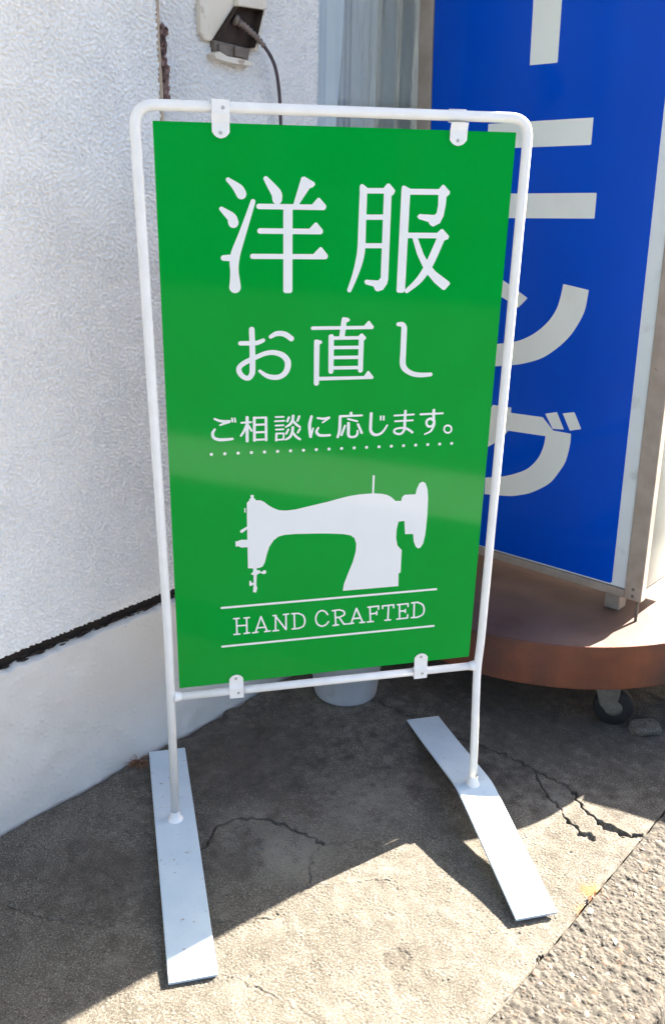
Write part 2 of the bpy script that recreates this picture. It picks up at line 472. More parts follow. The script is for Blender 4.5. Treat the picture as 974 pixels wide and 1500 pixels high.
# ragged edge along the plinth and along the kerb joint
edge = band_noise(nu, nv, step, 0.04, 0.25, 9) * 0.0035
H -= 0.020 * (1 - sstep(Wg + edge * 0.6, 0.004, 0.013)) - 0.0035 * np.exp(-((Wg + edge * 0.6 - 0.020) / 0.008) ** 2)
H -= 0.006 * sstep(Wg + edge * 0.25, 0.9635, 0.9665)
for _ in range(7):     # chipped notches along the kerb joint
    cu = g2.uniform(0.1, 1.9); r = g2.uniform(0.004, 0.010)
    q = np.hypot((U - cu) / r, (Wg - 0.966) / (r * 0.6))
    H -= 0.010 * (1 - sstep(q + 0.25 * fine, 0.6, 1.1))
G = np.stack([X, Y, H], -1)
def blob(cx, cy, r, soft=0.5, wob=0.35):
    q = np.hypot(X - cx, Y - cy) / r + wob * (blotch * 0.5 + med * 0.12)
    return 1 - sstep(q, 1 - soft, 1 + soft)
blotch = 0.6 * band_noise(nu, nv, step, 0.05, 0.5, 61) + 0.5 * band_noise(nu, nv, step, 0.02, 0.08, 62) + 0.35 * med
speck = 0.55 + 0.45 * sstep(fine + 0.5 * med, -0.4, 1.0)
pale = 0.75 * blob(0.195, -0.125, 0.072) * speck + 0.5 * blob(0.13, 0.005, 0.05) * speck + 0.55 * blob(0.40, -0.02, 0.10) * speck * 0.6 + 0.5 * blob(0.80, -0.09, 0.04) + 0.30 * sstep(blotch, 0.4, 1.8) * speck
dark = 0.55 * blob(0.15, 0.20, 0.20, 0.7) + 0.45 * blob(-0.15, -0.13, 0.10, 0.7) + 0.4 * blob(0.62, 0.05, 0.12, 0.7) + 0.6 * blob(0.33, -0.41, 0.028, 0.3) * (1 - speck * 0.5) + 0.35 * blob(0.08, -0.12, 0.06) + 0.50 * blob(1.0, 0.40, 0.5, 0.4)  # last blob paints the shade under the disc base, the others are stains
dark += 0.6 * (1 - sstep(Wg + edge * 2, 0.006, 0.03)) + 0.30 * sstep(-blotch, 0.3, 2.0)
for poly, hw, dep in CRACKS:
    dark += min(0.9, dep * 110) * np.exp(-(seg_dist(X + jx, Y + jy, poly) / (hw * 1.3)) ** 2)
rust = 0.7 * blob(0.748, -0.352, 0.022, 0.6) + 0.5 * blob(0.70, -0.385, 0.012, 0.6)
tag(grid_obj('pavement', G, M_ground, None, {'pale_scuff': np.clip(pale, 0, 0.9), 'stain_and_shade': np.clip(dark, 0, 0.9), 'rust_stain': np.clip(rust, 0, 0.8)}), kind='structure')
def sheet(name, u0, u1, w0, w1, z, mat):
    return tag(mesh_obj(name, [wp(u0, w0, z), wp(u0, w1, z), wp(u1, w1, z), wp(u1, w0, z)], [(0, 1, 2, 3)], mat), kind='structure')
sheet('pavement', -9, -0.7, -0.2, 0.966, -0.002, M_ground)
sheet('pavement', 2.0, 14, -0.2, 0.966, -0.002, M_ground)
# kerb stones with washed aggregate
kst = 0.0016
kp = [(0.9680, -0.05), (0.9682, -0.003), (0.9693, 0.0006)]
kp += [(0.9693 + i * kst, 0.0010) for i in range(1, 109)]
kp += [(1.1440 + 0.022 * math.sin(a), 0.0010 - 0.022 * (1 - math.cos(a))) for a in np.linspace(0.10, math.pi / 2, 14)]
kp += [(1.1665 + 0.0004 * i, -0.0210 - 0.008 * i) for i in range(1, 14)]
kus = np.arange(0.10, 1.80, kst)
ks = np.concatenate([[0], np.cumsum([math.hypot(b[0] - a[0], b[1] - a[1]) for a, b in zip(kp[:-1], kp[1:])])]) - 0.0480
KU, KS = np.meshgrid(kus, ks, indexing='ij')
KH = np.full(KU.shape, -0.0010); KT = np.full(KU.shape, 0.42); KR = np.zeros(KU.shape)
g3 = np.random.default_rng(77)
for n_, r0, r1 in ((9000, 0.0016, 0.0030), (4200, 0.0028, 0.0052), (700, 0.005, 0.009), (70, 0.009, 0.014)):
    for _ in range(n_):
        cu, cs, r = g3.uniform(0.1, 1.8), g3.uniform(0.0, 0.235), g3.uniform(r0, r1)
        i0 = int((cu - kus[0]) / kst); w_ = int(r * 1.5 / kst) + 2
        j0 = np.searchsorted(ks, cs - r * 1.5); j1 = np.searchsorted(ks, cs + r * 1.5)
        sl = (slice(max(0, i0 - w_), i0 + w_ + 1), slice(max(3, j0), j1 + 1))
        if KU[sl].size == 0: continue
        ang = g3.uniform(0, 3.14); ca, sa = math.cos(ang), math.sin(ang); el = g3.uniform(0.62, 1.0)
        du, ds = KU[sl] - cu, KS[sl] - cs
        q = (np.abs(du * ca + ds * sa) / r) ** 2.4 + (np.abs(-du * sa + ds * ca) / (r * el)) ** 2.4
        top = g3.uniform(-0.0003, 0.00035) + 0.04 * r
        h = top - 0.0011 * q
        m = (q < 1.0) & (h > KH[sl])
        KH[sl] = np.where(m, h, KH[sl]); KT[sl] = np.where(m, g3.normal(0.5, 0.22), KT[sl]); KR[sl] = np.where(m, float(g3.random() < 0.10) * 0.7, KR[sl])
KH += band_noise(len(kus), len(kp), kst, 0.02, 0.10, 22) * 0.0005
KG = np.zeros((len(kus), len(kp), 3))
kerr = band_noise(len(kus), 4, kst, 0.03, 0.2, 23)[:, 0] * 0.0008
for j, (w, z) in enumerate(kp):
    side = min(1.0, max(0.0, (w - 1.144) / 0.022))       # relief points up on top, outwards on the street face
    hh_ = KH[:, j] if 2 < j else 0 * kerr
    KG[:, j, 0] = W0[0] + WD[0] * kus + WN[0] * (w + kerr + side * hh_); KG[:, j, 1] = W0[1] + WD[1] * kus + WN[1] * (w + kerr + side * hh_)
    KG[:, j, 2] = z + (1 - side) * hh_
kerb = tag(grid_obj('kerb', KG, M_kerb, None, {'tone': np.clip(KT, 0, 1), 'rusty': KR}), kind='structure')
tag(bm_obj('kerb', box_bm(wp(-4.452, 1.068, -0.06), (9.1, 0.2, 0.12), 0.012, WB), M_kerb), kind='structure')
tag(bm_obj('kerb', box_bm(wp(7.9, 1.068, -0.06), (12.19, 0.2, 0.12), 0.012, WB), M_kerb), kind='structure')
sheet('road', -60, 60, 1.10, 90, -0.124, M_asphalt)
sheet('concrete_drain_strip', -60, 60, 2.45, 3.05, -0.119, M_paintline)
sheet('ground', -90, 90, -90, 1.15, -0.15, M_gutter)
# aggregate stones: the larger ones singly, the rest as one mass
def pebble_mesh(seed):
    g = np.random.default_rng(seed)
    bm = bmesh.new()
    bmesh.ops.create_icosphere(bm, subdivisions=1, radius=1.0)
    vs = np.array([v.co[:] for v in bm.verts])
    fs = [[v.index for v in f.verts] for f in bm.faces]
    bm.free()
    if len(fs) > 20:
        pass
    vs *= (1 + g.uniform(-0.22, 0.22, (len(vs), 1)))
    vs[:, 2] *= g.uniform(0.35, 0.55)
    return vs, fs
PM = []
for i in range(10):
    vs, fs = pebble_mesh(100 + i)
    me = bpy.data.meshes.new('pebble'); me.from_pydata([tuple(v) for v in vs], [], fs); me.update()
    me.polygons.foreach_set('use_smooth', [True] * len(me.polygons))
    me.materials.append(M_peb[i % 5]); PM.append(me)
placed = []
def free(u, w, r):
    for a, b, c in placed:
        if abs(a - u) < 0.04 and (a - u) ** 2 + (b - w) ** 2 < ((r + c) * 0.95) ** 2: return False
    return True
def surf_z(u, w):
    i = int(np.clip((u - kus[0]) / kst, 0, len(kus) - 1)); j = int(np.clip(3 + (w - 0.9693) / kst, 3, 108))
    return KG[i, j, 2]
cnt = 0
for _ in range(2500):
    if cnt >= 170: break
    r = random.choice([0.0042, 0.0045, 0.005, 0.0055, 0.006, 0.007, 0.010]); u = random.uniform(0.30, 1.6); w = random.uniform(0.977, 1.155)
    if not free(u, w, r): continue
    placed.append((u, w, r)); cnt += 1
    o = bpy.data.objects.new('pebble', random.choice(PM)); link(o, kerb)
    o.location = Vector(wp(u, w, surf_z(u, w) - r * 0.14)); s = r
    o.rotation_euler = (random.uniform(-0.25, 0.25), random.uniform(-0.25, 0.25), random.uniform(0, 6.3))
    o.scale = (s * random.uniform(0.8, 1.35), s * random.uniform(0.7, 1.0), s * random.uniform(0.28, 0.5))
protos = [pebble_mesh(200 + i) for i in range(8)]

# ------------------------------------------------------------------ shop building
bld = empty('shop_building', wp(0, 0, 0))
tag(bld, 'white stucco shop wall with smooth cream plinth and a curtained window', 'building')
def stucco(name, u0, u1, z0, z1, w, amp, seed, parent):
    st = 0.0018
    uu = np.arange(u0, u1 + st * 0.5, st); zz = np.arange(z0, z1 + st * 0.5, st)
    n1 = band_noise(len(uu), len(zz), st, 0.0062, 0.0145, seed)
    n2 = band_noise(len(uu), len(zz), st, 0.0062, 0.0145, seed + 1)
    worm = sstep(n1, -0.05, 0.40)                       # flattened splashes
    ridg = sstep(0.34 - np.abs(n2), 0.0, 0.22)          # worm-like ridges
    dens = sstep(band_noise(len(uu), len(zz), st, 0.10, 0.5, seed + 2), -1.2, 0.9)
    h = amp * (np.clip(worm + ridg * 0.45, 0, 1.15) * (0.80 + 0.20 * dens)) + 0.0002 * band_noise(len(uu), len(zz), st, 0.06, 0.4, seed + 3)
    UU, ZZ = np.meshgrid(uu, zz, indexing='ij')
    g = np.stack([W0[0] + WD[0] * UU + WN[0] * (w + h), W0[1] + WD[1] * UU + WN[1] * (w + h), ZZ], -1)
    g[:, 0, :2] -= WN[:2] * 0.012; g[-1, :, :2] -= WN[:2] * 0.010
    return grid_obj(name, g[::-1], M_wall, parent)
stucco('stucco_wall', -0.55, 0.4885, 0.392, 1.85, 0.002, 0.0042, 31, bld)
stucco('stucco_wall', 0.500, 0.981, 1.20, 1.85, -0.060, 0.0042, 41, bld)
wbox('wall_core', -9, 0.4885, -0.30, -0.004, 0.392, 2.799, M_wall, bld)
wbox('wall_core', 0.489, 0.9815, -0.40, -0.064, 0.392, 2.799, M_wall, bld)
wbox('wall_core', 0.982, 9, -0.60, -0.20, 2.2, 2.799, M_wall, bld)
wbox('wall_core', 0.982, 9, -0.40, -0.24, 0.0, 0.85, M_wall, bld)
wbox('wall_core', 2.9, 9, -0.40, -0.24, 0.851, 2.199, M_wall, bld)
# plinth with slightly lumpy paint
st = 0.003
uu = np.arange(-0.55, 1.02, st); zz = np.arange(-0.03, 0.3575, st)
UU, ZZ = np.meshgrid(uu, zz, indexing='ij')
ph = band_noise(len(uu), len(zz), st, 0.008, 0.024, 51); ph = np.clip(ph - 1.0, 0, 2) * 0.0013 + band_noise(len(uu), len(zz), st, 0.05, 0.3, 52) * 0.0006
pg = np.stack([W0[0] + WD[0] * UU + WN[0] * ph, W0[1] + WD[1] * UU + WN[1] * ph, ZZ + (ZZ > 0.349) * band_noise(len(uu), len(zz), st, 0.02, 0.1, 53) * 0.0015], -1)
pg[:, -1, :2] -= WN[:2] * 0.02; pg[-1, :, :2] -= WN[:2] * 0.06
grid_obj('plinth', pg[::-1], M_plinth, bld)
wbox('plinth_core', -9, 1.018, -0.30, -0.0045, -0.1, 0.351, M_plinth, bld)
# dark open joint between wall and plinth, with ragged old mortar in it
wbox('joint_backing', -9, 1.018, -0.295, -0.022, 0.3512, 0.3915, M_dark, bld)
jv, jf = [], []
for i in range(230):
    u = random.uniform(-0.5, 1.0); s = random.uniform(0.0015, 0.0045)
    vs, fs = random.choice(protos); b = len(jv); c = np.array(wp(u, random.uniform(-0.020, -0.012), 0.3585 + random.random() ** 2 * 0.010))
    a = random.uniform(0, 6.3)
    for x, y, z in vs:
        q = WD * (x * s * 2.2) + WN * (y * s * 0.7) + np.array([0, 0, z * s * 1.3]); jv.append(c + q)
    jf += [[k + b for k in f] for f in fs]
tag(mesh_obj('crumbled_mortar', jv, jf, noise_mat('crumbled_mortar', (0.02, 0.013, 0.009), (0.07, 0.045, 0.032), 80, (0.8, 0.9)), bld), kind='stuff')
# tan corner bead and cracked sealant beside it
bead = [wp(0.4915 + 0.0012 * math.sin(z * 37), 0.0005, z) for z in np.linspace(0.392, 1.85, 60)]
vs, fs = tube(bead, 0.0042, 8); mesh_obj('corner_bead', vs, fs, M_joint, bld, True)
sv, sf = [], []
for i in range(60):
    z = random.uniform(1.392, 1.525); s = random.uniform(0.003, 0.008)
    v2, f2 = random.choice(protos); b = len(sv); c = np.array(wp(0.5445 + random.uniform(-0.006, 0.010), -0.056 + random.uniform(0, 0.004), z))
    for x, y, zz_ in v2:
        sv.append(c + WD * (x * s * 0.8) + WN * (y * s * 0.8) + np.array([0, 0, zz_ * s * 3.0]))
    sf += [[k + b for k in f] for f in f2]
tag(mesh_obj('cracked_sealant', sv, sf, M_sealant, bld), kind='stuff')
wbox('sealant_strip', 0.534, 0.541, -0.0585, -0.054, 0.60, 1.84, M_joint, bld, 0.002)
# window
win = empty('window', (0, 0, 0)); win.parent = bld; win.location = Vector(wp(1.9, -0.14, 0.85)) - Vector(bld.location)
wbox('window_frame', 0.983, 1.002, -0.16, -0.10, 0.851, 2.199, M_winframe, win, 0.003)
wbox('window_frame', 2.86, 2.895, -0.16, -0.10, 0.851, 2.199, M_winframe, win, 0.003)
wbox('window_frame', 1.003, 2.859, -0.16, -0.10, 0.851, 0.89, M_winframe, win, 0.003)
wbox('window_frame', 1.003, 2.859, -0.16, -0.10, 2.16, 2.199, M_winframe, win, 0.003)
wbox('pane', 1.004, 2.858, -0.126, -0.122, 0.891, 2.159, M_glass, win)
def cloth(name, u0, u1, w, z0, z1, amp, wl, mat, seed, slant=0.0, curve=0.0):
    nu_, nz_ = 70, 40
    g = np.zeros((nu_, nz_, 3)); gg = np.random.default_rng(seed)
    ph_ = gg.uniform(0, 6)
    for i in range(nu_):
        for j in range(nz_):
            t = i / (nu_ - 1); s = j / (nz_ - 1); z = z0 + (z1 - z0) * s
            u = u0 + (u1 - u0) * t + slant * (1 - s) * t + curve * t * (1 - s) ** 2
            ww = w + amp * (math.sin(2 * math.pi * u / wl + ph_ + 0.8 * math.sin(s * 3)) + 0.4 * math.sin(2 * math.pi * u / (wl * 0.43) + 1.7 * s))
            g[i, j] = wp(u, ww, z)
    return grid_obj(name, g, mat, win)
cloth('curtain', 0.99, 1.20, -0.165, 0.95, 2.15, 0.006, 0.07, M_curtain, 1, -0.03, -0.05)
cloth('plastic_sheet', 1.15, 1.33, -0.185, 0.95, 2.15, 0.012, 0.11, M_plastic, 2)
cloth('plastic_sheet', 1.26, 1.70, -0.215, 0.95, 2.15, 0.012, 0.09, M_plastic, 3)
wbox('room_back', 0.93, 2.88, -1.2, -1.15, 0.86, 2.19, M_room, win)
wbox('room_ceiling', 0.93, 2.88, -1.149, -0.5, 2.14, 2.19, M_room, win)
wbox('room_floor', 0.93, 2.88, -1.149, -0.41, 0.8, 0.85, M_room, win)
wbox('room_side', 0.925, 0.93, -1.149, -0.41, 0.8, 2.19, M_room, win)
wbox('room_side', 2.88, 2.885, -1.149, -0.41, 0.8, 2.19, M_room, win)
wbox('shelf', 1.02, 2.4, -0.50, -0.262, 0.86, 1.445, noise_mat('dark_shelf', (0.035, 0.05, 0.075), (0.07, 0.085, 0.11), 20, (0.6, 0.8)), win, 0.004)
# unseen overhang added above the shop front to cut the sky light
wbox('added_eave', -9, 9, -0.3, 0.95, 2.80, 2.92, M_wall, bld, 0.01)

# ------------------------------------------------------------------ hooded outlet and its cord
out = empty('wall_outlet', wp(0.70, -0.06, 1.47))
tag(out, 'grimy cream hooded power outlet on the white stucco wall above the green sign', 'outlet')
tw = lambda u, z, w: wp(u, w, z)
L1 = [(0.632, 1.66), (0.630, 1.520), (0.640, 1.508), (0.657, 1.506), (0.663, 1.511), (0.7185, 1.573), (0.7185, 1.66)]
L2 = [(0.7185, 1.66), (0.7185, 1.573), (0.789, 1.5745), (0.797, 1.578), (0.80, 1.66)]
L3 = [(0.797, 1.578), (0.789, 1.5745), (0.7635, 1.503), (0.773, 1.497)]
hv, hf = [], []
for poly, dpt_ in ((L1, -0.044), (L2, -0.030), (L3, -0.034)):
    v, f = prism(poly, tw, -0.0605, dpt_); b = len(hv); hv += v; hf += [tuple(i + b for i in q) for q in f]
hood = mesh_obj('hood', hv, hf, M_cream, out)
bvm = hood.modifiers.new('bevel', 'BEVEL'); bvm.width = 0.003; bvm.segments = 2
v, f = prism([(0.664, 1.511), (0.7185, 1.572), (0.788, 1.5735), (0.763, 1.504)], tw, -0.0590, -0.0520)
mesh_obj('cavity', v, f, M_inside, out)
# lining of the cavity
inner = [(0.665, 1.5115), (0.719, 1.5722), (0.7875, 1.5735), (0.7625, 1.5040)]
lv = [wp(u, -0.0519, z) for u, z in inner] + [wp(u, -0.0315, z) for u, z in inner]
mesh_obj('lining', lv, [(0, 1, 5, 4), (1, 2, 6, 5), (2, 3, 7, 6)], M_inside, out)
v, f = prism([(0.664, 1.5095), (0.762, 1.5025), (0.755, 1.478), (0.672, 1.482)], tw, -0.0605, -0.046)
mesh_obj('socket', v, f, M_socket, out)
for du in (0.688, 0.730):
    wbox('socket_flap', du - 0.014, du + 0.014, -0.0459, -0.040, 1.484, 1.503, M_socket, out, 0.0015)
v, f = prism([(0.654, 1.484), (0.668, 1.489), (0.69, 1.482), (0.72, 1.481), (0.757, 1.478), (0.759, 1.470), (0.72, 1.4705), (0.685, 1.473), (0.66, 1.476)], tw, -0.0605, -0.034)
mesh_obj('broken_ledge', v, f, M_cream, out)
cordo = empty('power_cord', wp(0.84, -0.05, 0.0))
tag(cordo, 'dark grey power cord plugged into the hooded outlet and hanging behind the sign', 'cord')
pth = catmull([wp(0.722, -0.0500, 1.553), wp(0.745, -0.036, 1.537), wp(0.772, -0.026, 1.516), wp(0.802, -0.022, 1.485), wp(0.822, -0.026, 1.448), wp(0.838, -0.034, 1.38), wp(0.845, -0.040, 1.25), wp(0.845, -0.045, 0.9), wp(0.85, -0.03, 0.55), wp(0.86, 0.03, 0.30), wp(0.87, 0.05, 0.06), wp(0.90, 0.08, 0.010), wp(0.98, 0.12, 0.006), wp(1.06, 0.13, 0.006)], 8)
vs, fs = tube(pth[10:], 0.0037, 10); mesh_obj('cable', vs, fs, M_cord, cordo, True)
rel = pth[3:19]
vs, fs = tube(rel, [0.0062 + (0.0018 if i % 2 else -0.0006) - 0.00014 * i for i in range(len(rel))], 12); mesh_obj('strain_relief', vs, fs, noise_mat('ribbed_plug', (0.16, 0.12, 0.10), (0.24, 0.18, 0.15), 60, (0.5, 0.6)), cordo, True)
vs, fs = tube([pth[0], pth[1], pth[2], pth[3]], [0.010, 0.0115, 0.0105, 0.0075], 12); mesh_obj('plug', vs, fs, M_socket, cordo, True)

# glyph outlines in mm: (smooth strokes, straight strokes, filled outlines); strokes are (x, z, half width)
GLYPHS = {
    'you': ([[(113.5, 929.8, 3.5), (122.4, 923, 5.5), (130.4, 915.5, 7.9), (134.3, 908.9, 8.3)], [(102.1, 885.6, 3.6), (109.4, 879.9, 5.5), (118.4, 872.3, 7.6), (120.8, 864.9, 8.4)], [(153.2, 897.3, 4), (145.1, 874.4, 4.8), (134.4, 845, 6.1), (124.7, 819.3, 7.7), (121.3, 803.3, 7.8), (121.2, 789.2, 7), (121.8, 773, 8.3), (121.8, 762.4, 9.6)], [(103.8, 809.4, 4.5), (115.2, 809.3, 5.3), (121.3, 807.3, 6.1)], [(174.3, 932.4, 3.9), (182.5, 922, 6.3), (191.7, 909.7, 8.4), (192.8, 901.6, 8)]],
        [[(162.8, 890.1, 4.2), (269.6, 889.7, 4.3)], [(164.1, 852.1, 4.3), (265.4, 851.5, 4.4)], [(151.6, 811.9, 4.1), (274.3, 811.1, 4.2)]],
        [[(219.5, 894.2), (232.5, 935.3), (237.3, 936.9), (254.1, 928.3), (255.6, 924.5), (251.1, 920.2), (246.5, 919.2), (228.7, 893.7)], [(250.4, 893.8), (260.2, 904.4), (263.1, 904.5), (274.4, 892.8), (274.5, 889.3), (270.7, 886.1), (250.5, 887.1)], [(246, 855.4), (256.1, 865.8), (259.1, 865.9), (269.6, 854), (269.7, 850.5), (265.4, 847.5), (247.8, 848.5)], [(253.7, 815.2), (264.9, 826.6), (268, 826.6), (279.1, 813.5), (279.1, 810), (274.4, 807.2), (254.9, 808)], [(202.8, 889.6), (218.2, 889.7), (218.6, 754.6), (216, 751.9), (205.7, 752), (203.1, 754.8)]]),
    'fuku': ([[(337.3, 917.9, 6.4), (336.9, 861.6, 6.6), (336.8, 825.1, 6.8), (333.8, 803.7, 6.5), (327.2, 780.1, 5.1), (318.1, 755.9, 3.9)], [(478.3, 841.9, 7.2), (465.7, 811.3, 7.3), (456.1, 791.4, 6.9), (442.1, 771.3, 5.9), (421.4, 753.3, 3.8)]],
        [[(343.1, 916.5, 4.3), (377, 916.9, 4.3)], [(379.2, 914.7, 6.7), (379.8, 773.8, 6.8)], [(342.6, 874.9, 4.2), (376.9, 875.2, 4.2)], [(343.3, 829, 4), (376.9, 829, 4.1)], [(414.4, 916, 4.6), (473.4, 916.4, 4.6)], [(416.2, 846, 4.5), (478.5, 845.8, 4.5)]],
        [[(330.5, 915.9), (330.6, 924.2), (333.5, 927), (336.6, 926.2), (345, 920.2), (344.6, 916.1)], [(370.7, 920.2), (377.5, 928.1), (381.6, 928.5), (391.9, 917.7), (390.6, 913), (386.7, 909.2), (377.2, 912.8)], [(343.8, 769.7), (346.5, 773), (368.8, 771.5), (372.9, 775.8), (386.8, 775.7), (385.1, 765.7), (378.1, 755.8), (368.6, 752.8), (364.2, 754.9), (360.7, 761.5), (346.8, 765.1)], [(403.5, 924.4), (406.6, 925.9), (420.5, 920), (418.4, 911.5), (418, 755.4), (415.1, 750.3), (405.3, 750.4), (402.5, 753.5), (402.8, 918.8)], [(467.9, 920.1), (474.3, 927.7), (477.3, 927.8), (488.7, 917.2), (488.2, 912.8), (482.5, 908.6), (471.6, 912.2)], [(432.9, 876.6), (436.5, 880.8), (463.2, 879.3), (467.3, 882.6), (469, 895.1), (468.4, 912.2), (483.2, 910.5), (482.6, 895.2), (480, 877.9), (474.4, 866.3), (462.4, 860.4), (456.8, 863.2), (453.3, 868.1), (435.9, 872.7)], [(469.5, 849.7), (477.3, 856.6), (480.3, 856.6), (492.6, 844.9), (490.8, 840), (484.5, 838), (474.3, 842.9)], [(426, 842.7), (435.6, 842.8), (448.1, 815.3), (457.6, 801.3), (471.7, 786.3), (499.1, 767.8), (500.2, 764.4), (491.2, 754.2), (487.2, 754.7), (470.9, 767.1), (459.1, 779.3), (447.2, 795.4), (436.2, 815.3)]]),
    'o': ([[(148.9, 691.7, 4.8), (149.6, 665.5, 4.9), (149.5, 625.6, 5), (148.1, 614.9, 4.8), (141.3, 608.1, 4.3), (131.3, 612.7, 4.3), (125.9, 622.3, 4.5), (128.9, 630.3, 4.3), (141, 637.9, 4.3), (158.4, 645.4, 4), (171.8, 650.4, 4), (186.6, 651.7, 4.3), (201.4, 646.9, 4.9), (210.3, 637.3, 5.4), (211.3, 626.5, 5.4), (206.9, 615.7, 4.9), (197.4, 609.2, 4.5), (185.2, 608.3, 4.4), (173, 612.1, 3.8), (162.2, 620.1, 2.7)], [(129.2, 668.9, 3.8), (154.6, 668.7, 3.8), (162.6, 670.7, 3.8), (168.6, 673.2, 3.3)], [(181.3, 678.9, 3.3), (190.6, 683.7, 4.2), (200, 684.1, 4.5), (208.1, 681.6, 4.8), (217.5, 674.8, 4.6)]],
        [],
        []),
    'nao': ([],
        [[(254.5, 692.1, 3), (360.8, 691.4, 3)], [(310.3, 705, 4.7), (307, 675.7, 4.9)], [(287.9, 676.2, 4.9), (288.7, 615.8, 4.6)], [(290.4, 674.1, 3), (340.4, 673.7, 3)], [(342.2, 672.3, 4.7), (342.5, 616.2, 4.6)], [(292.2, 657.5, 3), (338.2, 656.9, 3)], [(292.6, 640, 3), (338.8, 639.3, 3.1)], [(293, 621.6, 3.1), (339.5, 621, 3.1)], [(262.4, 667.4, 4.9), (262.8, 595.5, 4.7)], [(265.5, 603.2, 3.3), (364.4, 602.3, 2.8)]],
        [[(346, 694.3), (353.8, 702.9), (355.7, 702.8), (364.4, 692.6), (362.3, 688.7), (346.9, 689)], [(306.1, 708.3), (308.1, 710.3), (317.1, 708.8), (320.6, 705.4), (319.3, 702.8), (314.5, 700.9), (306.3, 701.1)], [(283.1, 678.9), (286.1, 680.5), (293.1, 676.7), (292.5, 673.4), (283.3, 673.6)], [(337.5, 677.8), (341.6, 681), (343.7, 681.3), (351.1, 674.1), (349.7, 670.7), (346.9, 668.8), (337.7, 671)], [(257.5, 670.2), (258.9, 672.1), (269.8, 670.8), (272, 667.8), (271.3, 665.8), (267.2, 663.3), (257.6, 663.5)], [(349.3, 605.1), (356, 614.4), (358.2, 614.3), (366.9, 603.6), (365.2, 599.4), (350.2, 600)]]),
    'shi': ([[(408.9, 696, 3.6), (416.2, 695.5, 4.2), (419.9, 689.7, 5.1), (420.2, 678.8, 5.3), (420.5, 643.9, 5.4), (420.7, 626.8, 5.5), (424.1, 617.5, 5.2), (432.9, 610.1, 4.6), (443.8, 605.5, 4.4), (457.8, 603.7, 4.2), (474.9, 604.2, 3.6)]],
        [],
        []),
    'go': ([[(81.8, 538.1, 1.7), (90.5, 534.3, 2.2), (99.6, 532.8, 2.4), (108.5, 532.8, 2.2)], [(107.9, 531.6, 2.1), (99.6, 529.4, 2.1), (91.2, 526.3, 1.5)], [(81.8, 519.1, 1.9), (78, 512.2, 2.6), (79.6, 504.5, 2.6), (87.8, 500.2, 2.8), (100.8, 499.6, 2.7), (112.3, 500.3, 2.3)]],
        [[(112.3, 537.9, 1.5), (113.6, 531.6, 1.5)], [(117.2, 537.7, 1.5), (118.4, 531.2, 1.5)]],
        []),
    'sou': ([[(137.4, 523.8, 1.9), (132.6, 512.5, 2.1), (127.8, 505.4, 1.9)]],
        [[(128.8, 529, 1.7), (145.9, 529.3, 1.7)], [(139.1, 538.1, 2.8), (138.6, 495.1, 2.7)], [(141.2, 523.6, 1.7), (146.7, 513.7, 1.9)], [(151.6, 536.9, 2.5), (151.7, 495.5, 2.5)], [(172.5, 536, 2.5), (172.7, 495, 2.3)], [(151.6, 536.9, 1.9), (172.5, 536.6, 1.9)], [(151.4, 524.1, 1.9), (172.5, 524.1, 1.9)], [(151.3, 510.2, 1.9), (172.4, 510.2, 1.9)], [(151.2, 496.5, 1.9), (172.3, 496.4, 1.9)]],
        []),
    'dan': ([[(221.3, 537.3, 2.5), (220.4, 529.6, 2.5), (215.7, 522.1, 2.3), (208.1, 517.6, 1.5)], [(221.7, 527.6, 2.1), (227.1, 521.6, 2.3), (233.9, 516.4, 1.9)], [(221, 516, 2.5), (219.9, 507.3, 2.5), (215.8, 498.7, 2.3), (208.1, 494.2, 1.7)], [(221.9, 505.3, 2.1), (227.3, 498.5, 2.3), (234.1, 493.5, 2)]],
        [[(190, 536.8, 1.6), (204.2, 536.5, 1.6)], [(188.7, 529.1, 1.6), (205.2, 529.2, 1.6)], [(190, 521, 1.6), (203.9, 521.1, 1.6)], [(190.4, 513.6, 1.6), (203.9, 513.5, 1.6)], [(190.9, 506.2, 1.6), (204.7, 505.9, 1.6)], [(204.7, 505.9, 1.6), (203.9, 494.4, 1.6)], [(190.9, 494.4, 1.6), (204.3, 494.8, 1.6)], [(191.3, 505.8, 2.1), (190.9, 493.5, 2.1)], [(213.7, 534.8, 2.1), (210.9, 528.1, 2.1)], [(232.4, 535.9, 2.1), (229.4, 528.3, 2.1)], [(212.8, 512.5, 1.9), (209.1, 505.3, 1.9)], [(233.9, 512.5, 1.9), (230.1, 506.4, 1.9)]],
        []),
    'ni': ([[(254.7, 534.8, 2.5), (251.7, 520.5, 2.9), (252.4, 505.8, 2.7), (253.8, 497.5, 2.7)], [(258.1, 512.9, 1.5), (256, 504.7, 1.8), (254.3, 498.4, 1.8)], [(265.9, 531.6, 1.8), (276.7, 529.9, 2.2), (287.6, 531.6, 1.8)], [(267.5, 513.3, 1.8), (264.5, 506.1, 2.4), (269.1, 499.8, 2.6), (278.3, 498.3, 2.4), (289.2, 498.5, 2.2)]],
        [[(286.7, 530.2, 1.6), (275.6, 523, 1.6)]],
        []),
    'ou': ([[(307.6, 531.6, 2.6), (307.5, 512.4, 2.8), (306.3, 501.4, 2.6), (304, 494.1, 2.2)], [(323.5, 519, 2.8), (323.8, 507.9, 2.8), (324.1, 497.7, 2.8), (327.9, 493.2, 2.2), (336.3, 493.4, 2.2), (340.8, 497.8, 2.2), (340.9, 504.3, 1.7)]],
        [[(327.8, 538, 2.7), (328, 533.5, 2.8)], [(307.5, 532.9, 2.2), (348.4, 532.9, 1.8)], [(317.2, 514.7, 2), (311.2, 497.8, 2.2)], [(322.3, 527.3, 1.7), (339.9, 522.3, 1.8)], [(341.6, 516.3, 2.2), (349, 500, 2.4)]],
        []),
